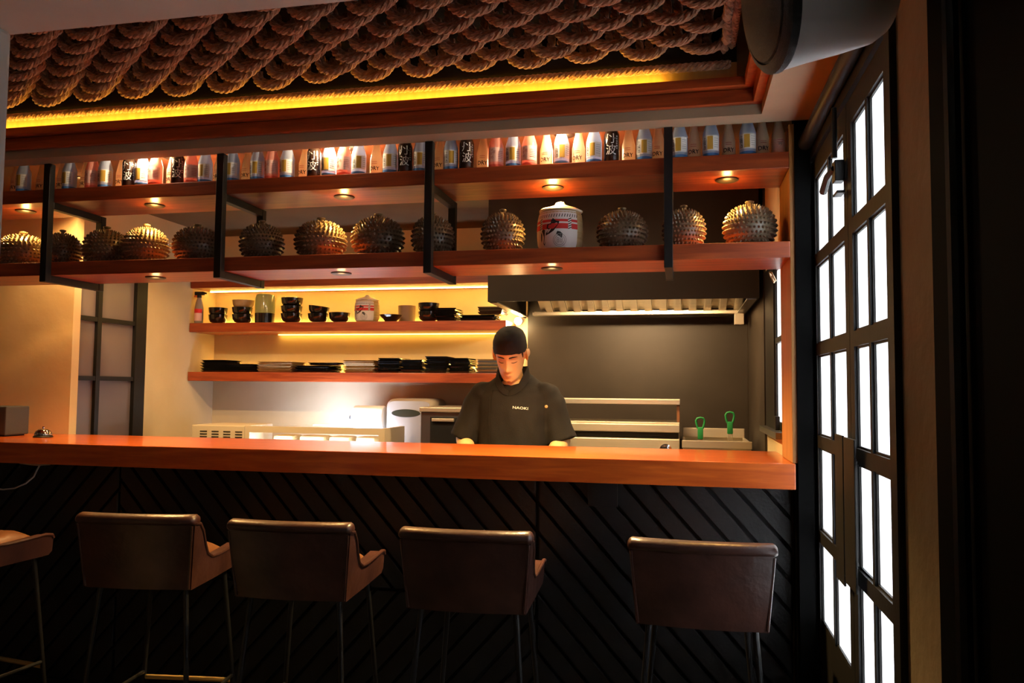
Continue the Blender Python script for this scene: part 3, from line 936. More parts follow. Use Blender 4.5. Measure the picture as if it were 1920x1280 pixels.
Y0 = 1.715
GB = 'black bowls on the middle wall shelf'
bowl(-2.952, Y0 + 0.01, BAT, 0.120, 0.060, 'black_glaze', 'lower black bowl of the stack beside the spray bottle', GB)
bowl(-2.952, Y0 + 0.01, BAT + 0.048, 0.122, 0.058, 'black_glaze', 'upper black bowl of the stack beside the spray bottle', GB)
bowl(-2.770, Y0, BAT, 0.130, 0.060, 'black_glaze', 'lowest black bowl under the pale bowl', GB)
bowl(-2.772, Y0, BAT + 0.048, 0.130, 0.058, 'black_glaze', 'speckled black bowl directly under the pale bowl', GB)
bowl(-2.766, Y0, BAT + 0.096, 0.138, 0.056, 'pale_glaze', 'pale beige bowl on top of two black bowls')
bowl(-2.426, Y0, BAT, 0.134, 0.062, 'black_glaze', 'bottom black bowl of the stack of three', GB)
bowl(-2.426, Y0, BAT + 0.050, 0.136, 0.060, 'black_glaze', 'middle black bowl of the stack of three', GB)
bowl(-2.424, Y0, BAT + 0.100, 0.138, 0.062, 'black_glaze', 'top bowl of the stack of three, with a grey rim band', GB)
bowl(-2.243, Y0, BAT, 0.130, 0.060, 'black_glaze', 'lower black bowl under the tilted bowl', GB)
bowl(-2.243, Y0, BAT + 0.051, 0.132, 0.056, 'black_glaze', 'tilted black bowl leaning right on another bowl', GB, 0.12)
bowl(-2.098, Y0, BAT, 0.133, 0.064, 'black_glaze', 'single low black bowl left of the small barrel', GB)
bowl(-1.513, Y0, BAT, 0.130, 0.064, 'black_glaze', 'lower black bowl of the pair right of the brown cup', GB)
bowl(-1.513, Y0, BAT + 0.052, 0.132, 0.064, 'black_glaze', 'upper black bowl of the pair right of the brown cup', GB)
# wide dark dish in front of a brown cup
tag(MB().lathe([(0.035, 0), (0.037, 0.006), (0.066, 0.038), (0.070, 0.044), (0.066, 0.044), (0.034, 0.010)], 28).build('dish', 'black_glaze', None, True, (-1.745, 1.68, BAT + 0.0003)),
    'flared dark dish in front of the brown cup', 'dish')
tag(MB().lathe([(0.046, 0), (0.050, 0.004), (0.054, 0.06), (0.055, 0.112), (0.051, 0.112), (0.049, 0.02)], 28).build('cup', 'tan_clay', None, True, (-1.688, 1.81, BAT + 0.0003)),
    'tall brown clay cup behind the dark dish', 'cup')
# glass jar, half dark
r = thing('jar', 'tall greenish glass jar with a dark lower half', 'jar', (-2.612, Y0, BAT + 0.0003))
MB().lathe([(0.055, 0.0), (0.060, 0.005), (0.062, 0.066)], 28).build('dark_base', 'black_glaze', r, True)
MB().lathe([(0.062, 0.0663), (0.062, 0.165), (0.055, 0.184), (0.045, 0.188)], 28).build('glass_body', 'green_glass', r, True)
# spray bottle
r = thing('spray_bottle', 'spray bottle with an orange trigger head and red label at the shelf end', 'spray bottle', (-3.038, 1.645, BAT + 0.0003))
MB().lathe([(0.024, 0), (0.027, 0.006), (0.027, 0.10), (0.021, 0.135), (0.014, 0.158), (0.013, 0.165)], 20).build('bottle_body', 'grey_plastic', r, True)
lb = MB(); patch(lb, 0.0273, 0.015, 0.065, -1.3, 1.3, 10); lb.build('label_paper', 'paper_pink', r)
lb = MB(); patch(lb, 0.0273, 0.066, 0.092, -1.3, 1.3, 10); lb.build('label_band', 'red_plastic', r)
MB().lathe([(0.015, 0.1655), (0.015, 0.180), (0.012, 0.182)], 16).build('collar', 'black_metal', r, True)
MB().cbox(-0.030, 0.035, -0.010, 0.010, 0.182, 0.205, 0.004).build('spray_head', 'black_metal', r)
MB().cbox(-0.034, -0.010, -0.011, 0.011, 0.170, 0.181, 0.003).build('trigger', 'orange_plastic', r)
MB().tube([(0.035, 0, 0.195), (0.050, 0, 0.193)], 0.006).build('nozzle', 'black_metal', r)
barrel((-1.916, 1.72, BAT + 0.0003), 0.93, 'small red and white sake barrel on the wall shelf behind the counter')


# ------------------------------------------------------------------ stacked plates, each one a plate
def plate_mesh(w, d, t):
    m = MB()
    x, y = w / 2, d / 2
    o, i = [(-x, -y), (x, -y), (x, y), (-x, y)], None
    rings = []
    for s, z in ((0.86, 0.0), (0.90, 0.001), (1.0, t * 0.86), (0.985, t * 0.95), (0.88, t * 0.5)):
        rings.append([(px * s, py * s, z) for px, py in o])
    m.loft(rings)
    return m


def stack(x, y, z, w, d, t, n, m, label, group, jitter=0.006, rz=0.05, m2=None):
    me = plate_mesh(w, d, t).mesh('plate', m)
    me2 = plate_mesh(w, d, t).mesh('plate', m2) if m2 else me
    for k in range(n):
        o = link('plate', me2 if (m2 and k % 2) else me, None, (x + random.uniform(-jitter, jitter), y + random.uniform(-jitter, jitter), z + 0.0004 + k * t), (0, 0, random.uniform(-rz, rz)))
        pos = 'bottom' if k == 0 else 'top' if k == n - 1 else ORD[k]
        tag(o, (pos + ' ' + label) if pos in ('bottom', 'top') else pos + '-from-bottom ' + label, 'plate', group)


YP = 1.722
stack(-2.915, YP, BBT, 0.17, 0.20, 0.0085, 9, 'black_glaze', 'black plate in the taller stack at the left end of the plate shelf', 'black plates, left end stack')
stack(-2.725, YP, BBT, 0.20, 0.20, 0.0085, 6, 'black_glaze', 'black plate in the low stack left of the first pale stack', 'black plates, low left stack')
stack(-2.490, YP, BBT, 0.235, 0.20, 0.0095, 7, 'pale_glaze', 'pale brown plate in the first pale stack on the plate shelf', 'pale plates, first stack')
stack(-2.235, YP, BBT, 0.24, 0.20, 0.0085, 5, 'black_glaze', 'black plate in the long low stack between the pale stacks', 'black plates between the pale stacks')
stack(-2.165, YP, BBT + 5 * 0.0085 + 0.002, 0.20, 0.18, 0.0085, 2, 'black_glaze', 'black plate laid crosswise on the long low stack', 'black plates on top between the pale stacks')
stack(-1.925, YP, BBT, 0.20, 0.20, 0.0095, 8, 'pale_glaze', 'pale brown plate in the second pale stack on the plate shelf', 'pale plates, second stack')
stack(-1.738, YP, BBT, 0.140, 0.19, 0.0100, 9, 'black_glaze', 'black square plate in the stack right of the second pale stack', 'black square plates, first stack')
stack(-1.588, YP, BBT, 0.128, 0.19, 0.0100, 8, 'black_glaze', 'black square plate in the second square stack', 'black square plates, second stack')
stack(-1.434, YP, BBT, 0.140, 0.19, 0.0100, 10, 'black_glaze', 'black square plate in the tallest square stack', 'black square plates, third stack')
stack(-1.289, YP, BBT, 0.128, 0.19, 0.0100, 9, 'black_glaze', 'black square plate in the stack nearest the chef', 'black square plates, fourth stack')
stack(-1.118, YP, BBT, 0.135, 0.19, 0.0105, 8, 'grey_glaze', 'grey and tan plate in the stack partly behind the chef', 'grey plates behind the chef', m2='pale_glaze')
stack(-1.380, YP, BAT, 0.125, 0.19, 0.0100, 8, 'black_glaze', 'black square plate stacked on the bowl shelf', 'black square plates on the bowl shelf')
stack(-1.185, YP, BAT, 0.22, 0.17, 0.0120, 3, 'black_glaze', 'long black tray stacked at the right end of the bowl shelf', 'black trays on the bowl shelf')
stack(-1.105, YP, BAT + 0.040, 0.15, 0.15, 0.0150, 3, 'brown_glaze', 'dark brown tray on top of the black trays', 'brown trays on the bowl shelf')

# ------------------------------------------------------------------ kitchen
def clear_glass(name, tint=(1, 1, 1), fac=0.10, rough=0.03):
    m = bpy.data.materials.new(name); m.use_nodes = True; nt = m.node_tree
    nt.nodes.remove(nt.nodes['Principled BSDF'])
    t = nd(nt, 'ShaderNodeBsdfTransparent'); t.inputs[0].default_value = (*tint, 1)
    g = nd(nt, 'ShaderNodeBsdfGlossy'); g.inputs['Roughness'].default_value = rough
    a = nd(nt, 'ShaderNodeMixShader'); a.inputs[0].default_value = fac
    nt.links.new(t.outputs[0], a.inputs[1]); nt.links.new(g.outputs[0], a.inputs[2])
    nt.links.new(a.outputs[0], nt.nodes['Material Output'].inputs[0]); MATS[name] = m


clear_glass('case_glass')

# dark cladding behind the cooking line
struct('wall_cladding', MB().box(-0.928, 0.375, 1.884, 1.8995, 0.0, 2.35).box(0.376, XR - 0.0005, 0.955, 1.883, 0.0, 2.35), 'wall_panel', label='dark wall cladding behind the range and fryer')

# extractor hood
r = thing('range_hood', 'wide dark extractor hood with steel baffle filters above the range', 'range hood', (0, 0, 0))
h = MB()
h.box(-0.948, 0.355, 0.930, 0.940, 1.782, 2.355)
h.box(-0.948, -0.938, 0.940, 1.883, 1.782, 2.355).box(0.345, 0.355, 0.940, 1.883, 1.782, 2.355)
h.box(-0.938, 0.345, 0.940, 1.60, 2.05, 2.06)
h.build('hood_body', 'hood_paint', r)
MB().box(-0.937, -0.90, 0.9405, 1.72, 1.776, 1.7815).build('hood_rim', 'steel_dark', r)
MB().box(0.30, 0.344, 0.9405, 1.72, 1.776, 1.7815).build('hood_rim', 'steel_dark', r)
# filter bank sloping down to the gutter
ya, za, yb, zb = 1.05, 2.045, 1.62, 1.79
for k in range(14):
    x = -0.80 + k * 0.0805
    m = MB()
    for (dx0, dx1, off) in ((0.0, 0.034, 0.0), (0.034, 0.0405, 0.014), (0.0405, 0.074, 0.020), (0.074, 0.0805, 0.006)):
        m.add([(x + dx0, ya, za - off), (x + dx1, ya, za - off), (x + dx1, yb, zb - off + 0.014), (x + dx0, yb, zb - off + 0.014),
               (x + dx0, ya, za - off + 0.008), (x + dx1, ya, za - off + 0.008), (x + dx1, yb, zb - off + 0.022), (x + dx0, yb, zb - off + 0.022)],
              [(0, 1, 2, 3), (7, 6, 5, 4), (0, 4, 5, 1), (1, 5, 6, 2), (2, 6, 7, 3), (3, 7, 4, 0)])
    m.build('baffle_filter', 'steel', r)
MB().prism([(1.60, 1.774), (1.66, 1.774), (1.66, 1.80), (1.655, 1.80), (1.655, 1.779), (1.605, 1.779), (1.605, 1.79), (1.60, 1.79)], 'x', -0.845, 0.338).build('grease_gutter', 'steel', r)
MB().cbox(0.285, 0.335, 1.60, 1.65, 1.712, 1.7735, 0.003).build('grease_cup', 'grey_plastic', r)
MB().cbox(-0.45, -0.05, 1.12, 1.18, 1.860, 1.89, 0.004).build('hood_lamp', 'steel_dark', r)
MB().box(-0.44, -0.06, 1.125, 1.175, 1.8555, 1.8595).build('lamp_diffuser', 'lamp_glow', r)
lamp('hood_lamp_light', 'AREA', (-0.25, 1.15, 1.85), 22.0, (1.0, 0.66, 0.33), (0.36, 0.05), (0.8, 0, 0))
for _x in (-0.62, -0.25, 0.12):  # bare point lights added inside the hood to brighten the filters
    lamp('hood_fill_light', 'POINT', (_x, 1.22, 1.87), 1.3, (1.0, 0.66, 0.33), 0.02)

# bare bulb at the end of the bowl shelf
r = thing('bulb_lamp', 'bright round bulb on the wall between the bowl shelf and the hood', 'lamp', (-0.975, 1.84, 1.76))
MB().ell((0, -0.02, 0), (0.024, 0.03, 0.024)).build('bulb', 'lamp_glow', r, True)
MB().tube([(0, 0.012, 0), (0, 0.059, 0)], 0.016, 12).build('socket', 'brass', r, True)
lamp('bulb_light', 'POINT', (-0.975, 1.775, 1.745), 4.0, (1.0, 0.68, 0.30), 0.03)

# back worktop and the cook's worktop
tag(MB().cbox(-3.08, -1.43, 1.22, 1.898, 0.86, 0.90, 0.003).box(-3.06, -1.45, 1.28, 1.89, 0.0, 0.8598).build('back_worktop', 'steel'),
    'long steel worktop along the kitchen back wall', 'worktop')
r = thing('prep_worktop', 'steel preparation worktop behind the bar counter', 'worktop', (0, 0, 0))
MB().cbox(-2.98, XR - 0.02, 0.567, 0.758, 0.87, 0.90, 0.003).build('top', 'steel', r)
for x in (-2.95, -1.85, -0.3, 0.30):
    for y in (0.585, 0.74):
        MB().cbox(x - 0.015, x + 0.015, y - 0.015, y + 0.015, 0.0, 0.8698, 0.002).build('leg', 'steel', r)
tag(MB().cbox(-1.02, -0.60, 0.580, 0.750, 0.9003, 0.92, 0.004).build('cutting_board', 'white_plastic'), 'white cutting board under the hands of the chef', 'cutting board')

# refrigerated display case
r = thing('display_case', 'beige refrigerated display case with vents and lit glass front', 'display case', (0, 0, 0.9003))
MB().cbox(-2.79, -2.45, 1.24, 1.56, 0.0, 0.222, 0.006).build('machine_housing', 'beige_enamel', r)
for k in range(4):
    x = -2.735 + k * 0.075
    for j in range(6):
        MB().box(x, x + 0.045, 1.2385, 1.2398, 0.105 + j * 0.0155, 0.112 + j * 0.0155).build('vent_slot', 'dark_slot', r)
fr = MB()
fr.box(-2.449, -1.60, 1.24, 1.258, 0.186, 0.222).box(-2.449, -2.42, 1.24, 1.258, 0.0, 0.186).box(-1.635, -1.60, 1.24, 1.258, 0.0, 0.186)
fr.box(-2.42, -1.635, 1.24, 1.258, 0.0, 0.03)
fr.box(-1.62, -1.60, 1.258, 1.56, 0.0, 0.222).box(-2.449, -1.62, 1.54, 1.56, 0.0, 0.10).box(-2.449, -1.62, 1.258, 1.54, 0.0, 0.02)
fr.build('case_frame', 'beige_enamel', r)
MB().box(-2.42, -1.635, 1.246, 1.250, 0.03, 0.186).build('front_glass', 'case_glass', r)
MB().box(-2.449, -1.62, 1.258, 1.56, 0.216, 0.220).build('top_glass', 'case_glass', r)
MB().box(-2.42, -1.635, 1.30, 1.325, 0.098, 0.120).build('light_tube', 'led_cool', r)
MB().box(-2.40, -1.66, 1.33, 1.53, 0.085, 0.0975).build('wire_shelf', 'white_plastic', r)
for k, (x, w) in enumerate(((-2.28, 0.13), (-2.10, 0.16), (-1.93, 0.13), (-1.77, 0.12))):
    MB().cbox(x - w / 2, x + w / 2, 1.37, 1.50, 0.098, 0.165, 0.02).build('food_tub', 'straw', r, True)
lamp('case_light', 'AREA', (-2.0, 1.48, 1.10), 6.0, (0.52, 0.63, 1.0), (0.45, 0.06), (PI / 2 + 0.25, 0, 0))

# paper roll and jumbo dispenser
r = thing('paper_roll', 'large white paper towel roll lying beside the grey dispenser', 'paper roll', (-1.872, 1.69, 1.163))
rg = []
for x, rr in ((-0.10, 0.060), (-0.098, 0.068), (-0.09, 0.073), (0.09, 0.073), (0.098, 0.068), (0.10, 0.060)):
    rg.append([(x, rr * math.cos(a), rr * math.sin(a)) for a in [2 * PI * i / 28 for i in range(28)]])
MB().loft(rg).build('paper', 'white_plastic', r, True)
MB().tube([(-0.13, 0, 0), (-0.101, 0, 0)], 0.012, 12).build('spindle', 'black_metal', r)
MB().tube([(-0.125, 0, 0), (-0.125, 0.204, 0.0)], 0.007, 8).build('wall_arm', 'black_metal', r)
r = thing('towel_dispenser', 'grey jumbo towel dispenser with a dark oval window', 'dispenser', (-1.60, 1.89, 1.0))
w, hh = 0.155, 0.285
rg = []
for y, s, dz in ((-0.001, 0.99, 0), (-0.16, 1.0, 0), (-0.215, 0.985, 0), (-0.243, 0.95, 0), (-0.255, 0.88, 0)):
    ring = []
    for i in range(40):
        a = 2 * PI * i / 40
        c, s_ = math.cos(a), math.sin(a)
        e = 0.28
        ring.append((w * s * math.copysign(abs(c) ** e, c), y, hh / 2 + hh / 2 * s * math.copysign(abs(s_) ** e, s_)))
    rg.append(ring)
MB().loft(rg).build('dispenser_cover', 'grey_plastic', r, True)
rg = []
for y, s in ((-0.2548, 1.0), (-0.2575, 0.97), (-0.2578, 0.2)):
    rg.append([(-0.02 + 0.092 * s * math.cos(2 * PI * i / 32), y, 0.195 + 0.024 * s * math.sin(2 * PI * i / 32)) for i in range(32)])
MB().loft(rg).build('oval_window', 'smoke_window', r, True)
MB().box(-0.10, 0.07, -0.254, -0.22, -0.012, -0.0005).build('paper_slot', 'dark_slot', r)
MB().tube([(0.128, -0.258, 0.25), (0.135, -0.262, 0.2), (0.135, -0.262, 0.13), (0.125, -0.258, 0.10)], 0.008, 8).build('side_ridge', 'grey_plastic', r, True)
# sauce bottle with a red cap
r = thing('sauce_bottle', 'small sauce bottle with a red pour cap beside the dispenser', 'bottle', (-1.445, 1.60, 0.9003))
MB().lathe([(0.024, 0), (0.027, 0.004), (0.027, 0.10), (0.022, 0.12), (0.014, 0.132)], 20).build('bottle_body', 'pale_glaze', r, True)
MB().lathe([(0.0165, 0.1323), (0.0165, 0.150), (0.012, 0.152)], 16).build('neck_ring', 'green_rubber', r, True)
MB().tube([(0.0, 0, 0.1525), (0.004, 0, 0.175), (0.012, 0, 0.205), (0.016, 0, 0.212)], [0.014, 0.012, 0.015, 0.011], 12).build('pour_cap', 'red_plastic', r, True)

# steel fridge cabinet behind the chef
r = thing('fridge_cabinet', 'low steel fridge cabinet with a black door behind the chef', 'fridge', (-1.42, 1.30, 0))
MB().cbox(0, 0.60, 0.02, 0.58, 0.0, 1.215, 0.004).build('cabinet_body', 'steel_dark', r)
MB().cbox(-0.003, 0.605, 0.0, 0.583, 1.2155, 1.242, 0.004).build('cabinet_top', 'steel', r)
MB().cbox(0.06, 0.58, 0.001, 0.0195, 0.12, 1.19, 0.004).build('door', 'black_metal', r)
MB().cbox(0.075, 0.20, -0.02, 0.0005, 1.165, 1.182, 0.003).build('handle', 'steel', r)

# cooking range with a shelf above
r = thing('cooking_range', 'stainless steel range with two steel shelves and a round knob', 'range', (0, 0, 0))
MB().cbox(-0.79, -0.012, 1.25, 1.85, 0.0, 1.098, 0.004).build('range_body', 'steel', r)
MB().cbox(-0.785, -0.018, 1.33, 1.84, 1.0985, 1.125, 0.003).build('burner_bed', 'black_metal', r)
MB().cbox(-0.79, -0.012, 1.27, 1.60, 1.13, 1.172, 0.004).build('griddle_tray', 'steel', r)
MB().cbox(-0.79, -0.012, 1.30, 1.62, 1.172, 1.181, 0.002).build('tray_top', 'steel', r)
MB().cbox(-0.80, -0.010, 1.31, 1.58, 1.272, 1.30, 0.003).build('over_shelf', 'steel', r)
MB().cbox(-0.026, -0.011, 1.32, 1.34, 1.1815, 1.2715, 0.002).build('upright', 'leather_seat', r)
MB().cbox(-0.026, -0.011, 1.54, 1.56, 1.1815, 1.2715, 0.002).build('upright', 'steel_dark', r)
MB().cbox(-0.79, -0.775, 1.32, 1.34, 1.1815, 1.2715, 0.002).build('upright', 'steel_dark', r)
kb = []
for y, rr in ((1.2498, 0.030), (1.240, 0.030), (1.238, 0.022), (1.222, 0.020), (1.220, 0.014)):
    kb.append([(-0.082 + rr * math.cos(2 * PI * i / 24), y, 1.045 + rr * math.sin(2 * PI * i / 24)) for i in range(24)])
MB().loft(kb).build('knob', 'chrome', r, True)

# deep fryer and its two baskets
r = thing('deep_fryer', 'stainless deep fryer at the right end of the cooking line', 'fryer', (0, 0, 0))
f = MB().box(0.004, 0.335, 1.20, 1.212, 0.0, 1.092).box(0.004, 0.335, 1.62, 1.64, 0.0, 1.14).box(0.004, 0.016, 1.212, 1.62, 0.0, 1.092).box(0.323, 0.335, 1.212, 1.62, 0.0, 1.092)
f.box(0.016, 0.323, 1.212, 1.62, 0.90, 0.92)
f.build('fryer_body', 'steel', r)
MB().cbox(0.0, 0.339, 1.192, 1.1995, 1.06, 1.098, 0.002).build('front_lip', 'steel', r)
MB().cbox(0.006, 0.332, 1.60, 1.6195, 1.092, 1.142, 0.002).build('splash_back', 'steel', r)
for x, dz, lb in ((0.092, 0.0, 'green-handled fryer basket nearer the range'), (0.238, 0.03, 'green-handled fryer basket at the right, its handle standing higher')):
    b = thing('fryer_basket', lb, 'fryer basket', (x, 1.27, 0.94 + dz), 0, 'fryer baskets with green handles')
    loop = [(0.012, 0, 0.215), (0.019, 0, 0.238), (0.021, 0, 0.255), (0.015, 0, 0.266), (0, 0, 0.270), (-0.015, 0, 0.266), (-0.021, 0, 0.255), (-0.019, 0, 0.238), (-0.012, 0, 0.215)]
    MB().tube(loop, 0.0055, 8).build('handle_loop', 'green_rubber', b, True)
    MB().cbox(-0.014, 0.014, -0.008, 0.008, 0.16, 0.222, 0.005).build('handle_grip', 'green_rubber', b, True)
    for dx in (-0.010, -0.003, 0.004, 0.011):
        MB().tube([(dx, 0, 0.161), (dx, 0, 0.06), (dx, 0.04, 0.045)], 0.002, 5).build('handle_wire', 'steel', b)
    w = MB()
    for z in (0.0, 0.02, 0.042):
        w.tube([(-0.055, 0.03, z), (0.055, 0.03, z), (0.055, 0.28, z), (-0.055, 0.28, z), (-0.055, 0.03, z)], 0.0018, 5)
    for k in range(12):
        y = 0.03 + 0.25 * k / 11
        w.tube([(-0.055, y, 0.042), (-0.055, y, 0.0), (0.055, y, 0.0), (0.055, y, 0.042)], 0.0012, 4)
    w.build('wire_basket', 'steel', b)

# ------------------------------------------------------------------ small things on and under the counter
r = thing('counter_box', 'small grey box speaker standing at the left end of the counter', 'speaker', (-3.225, 0.36, ZC + 0.0003))
MB().cbox(-0.085, 0.085, -0.07, 0.07, 0.006, 0.143, 0.006).build('case', 'charcoal_fabric', r)
MB().cbox(-0.07, 0.07, -0.06, 0.06, 0.0, 0.0058, 0.001).build('foot', 'black_metal', r)
t = MB()
vs_, fs_ = text_geo('AJ', 0.016)
t.add([(0.05 + x, -0.0708, 0.032 + y) for x, y in vs_], fs_).build('logo', 'ink', r)
r = thing('call_bell', 'chrome call bell on a black base on the counter', 'bell', (-2.955, 0.32, ZC + 0.0003))
MB().lathe([(0.042, 0), (0.043, 0.003), (0.038, 0.009), (0.012, 0.012)], 28).build('bell_base', 'black_metal', r, True)
MB().lathe([(0.038, 0.0125), (0.038, 0.015), (0.033, 0.028), (0.022, 0.037), (0.008, 0.041)], 28).build('bell_dome', 'chrome', r, True)
MB().lathe([(0.004, 0.0412), (0.004, 0.047), (0.006, 0.048), (0.004, 0.051)], 12).build('button', 'chrome', r, True)
cab = MB().tube([(-2.735, 0.07, 1.000), (-2.738, 0.062, 0.985), (-2.750, 0.055, 0.95), (-2.785, 0.05, 0.92), (-2.84, 0.05, 0.898), (-2.90, 0.05, 0.890), (-3.1, 0.06, 0.90), (-3.3, 0.09, 1.0)], 0.0035, 8)
r = thing('charging_cable', 'white cable hanging from a clip under the counter edge', 'cable', (0, 0, 0))
cab.build('cord', 'cable_white', r, True)
MB().tube([(-2.83, 0.06, 1.006), (-2.74, 0.06, 1.0), (-2.675, 0.06, 1.006)], 0.004, 8).build('clip', 'cable_white', r, True)

# ------------------------------------------------------------------ rope ceiling in the recess
def rope(mb, path, R, pitch, strands=3, seg=9, sides=6, ph=0.0):
    """laid rope: strands wound round a path"""
    pts = [Vector(p) for p in path]
    # resample
    L = [0.0]
    for a, b in zip(pts, pts[1:]): L.append(L[-1] + (b - a).length)
    n = max(4, int(L[-1] / pitch * seg))
    fr = []
    up = Vector((0.13, 1.0, 0.21)).normalized()
    k = 0
    for i in range(n + 1):
        s = L[-1] * i / n
        while k < len(pts) - 2 and L[k + 1] < s: k += 1
        u = (s - L[k]) / max(1e-9, L[k + 1] - L[k])
        p = pts[k].lerp(pts[k + 1], u)
        t = (pts[k + 1] - pts[k]).normalized()
        a = t.cross(up).normalized(); b = a.cross(t); up = b
        fr.append((p, a, b, s))
    r = R * 0.56; q = R * 0.50
    for j in range(strands):
        line = [p + (a * math.cos(2 * PI * (s / pitch + j / strands) + ph) + b * math.sin(2 * PI * (s / pitch + j / strands) + ph)) * q for p, a, b, s in fr]
        mb.tube(line, r, sides)


def loop_mesh(seed, w=0.160):
    rnd = random.Random(seed)
    mb = MB()
    for k in range(2):
        hw = w / 2 * (1.0 - 0.08 * k); dp = 0.078 - 0.020 * k
        yy = -0.016 + 0.019 * k
        pts = []
        for i in range(19):
            a = PI * i / 18
            x = -hw * math.cos(a)
            s_ = math.sin(a)
            pts.append((x + rnd.uniform(-0.0015, 0.0015), yy - 0.022 * s_, -dp * s_ ** 0.8 + rnd.uniform(-0.001, 0.001)))
        rope(mb, pts, 0.0135, 0.066, ph=rnd.uniform(0, 6))
    for x in (-0.019, 0.016):
        rope(mb, [(x + rnd.uniform(-0.004, 0.004), 0.030, 0.03), (x + rnd.uniform(-0.004, 0.004), 0.016, -0.01), (x + rnd.uniform(-0.006, 0.006), 0.000, -0.046)], 0.0150, 0.072, ph=rnd.uniform(0, 6))
    return mb.mesh('rope_loop', 'rope', True, fix=False)


rc = thing('rope_ceiling', 'ceiling panel of overlapping knotted brown rope loops above the bar', 'rope ceiling', (0, 0, 2.572))
MB().box(-3.6, 0.19, -1.128, -0.125, 0.05, 0.06).build('backing_panel', 'rope_backing', rc)
lm = [loop_mesh(s) for s in range(4)]
rnd = random.Random(3)
for j in range(12):
    y = -0.165 - 0.083 * j
    off = 0.1 if j % 2 else 0.0
    for i in range(17):
        x = 0.075 - 0.2 * i - off
        if x < -3.3: continue
        o = link('rope_loop', lm[rnd.randrange(4)], rc, (x, y, rnd.uniform(-0.004, 0.004)), (rnd.uniform(-0.06, 0.06), rnd.uniform(-0.03, 0.03), rnd.uniform(-0.04, 0.04)))
eb = MB(); rope(eb, [(-3.5 + 0.1 * i, -0.142, -0.103) for i in range(37)] + [(0.165, -0.142, -0.103)], 0.016, 0.06); eb.build('edge_rope', 'rope', rc, True)
eb = MB(); rope(eb, [(0.172, -0.16 - 0.06 * i, -0.045) for i in range(16)], 0.013, 0.06); eb.build('edge_rope', 'rope', rc, True)
eb = MB(); rope(eb, [(0.146 + 0.004 * math.sin(i), -0.15 - 0.06 * i, -0.055 + 0.02 * math.sin(2.2 * i)) for i in range(16)], 0.015, 0.06); eb.build('edge_rope', 'rope', rc, True)

# ------------------------------------------------------------------ loudspeaker hanging near the door
sp = thing('loudspeaker', 'grey round-fronted loudspeaker hanging at the top right near the door', 'speaker', (0.155, -1.45, 2.055))
nrm = Vector((-0.965, -0.185, -0.165)).normalized()
ax = -nrm; e1 = ax.cross(Vector((0, 0, 1))).normalized(); e2 = e1.cross(ax).normalized()
def spk(prof, n=40):
    return [[tuple(ax * d + e1 * (r * math.cos(2 * PI * i / n)) + e2 * (r * math.sin(2 * PI * i / n))) for i in range(n)] for r, d in prof]
MB().loft(spk([(0.127, 0.012), (0.126, 0.016), (0.120, 0.06), (0.114, 0.12), (0.106, 0.175), (0.095, 0.195), (0.06, 0.205), (0.02, 0.208)])).build('speaker_body', 'speaker_body', sp, True)
MB().loft(spk([(0.127, 0.0118), (0.130, 0.008), (0.130, -0.004), (0.124, -0.010), (0.112, -0.014), (0.110, -0.012)])).build('rim', 'speaker_grille', sp, True)
MB().loft(spk([(0.1095, -0.010), (0.106, -0.016), (0.08, -0.024), (0.04, -0.029), (0.005, -0.030)])).build('grille', 'speaker_grille', sp, True)
p = ax * 0.19
MB().tube([p, p + Vector((0.03, 0.0, 0.06)), p + Vector((0.06, -0.0, 0.13)), (p.x + 0.06, p.y, 0.2445)], 0.012, 10).build('mounting_arm', 'black_metal', sp, True)
tag(MB().lathe([(0.004, 0.0), (0.018, 0.004), (0.024, 0.02), (0.024, 0.05), (0.012, 0.058), (0.008, 0.085)], 20).build('ceiling_sensor', 'black_metal', None, True, (0.425, -1.20, 2.2148)),
    'small black fixture hanging from the ceiling above the tan wall', 'fixture')

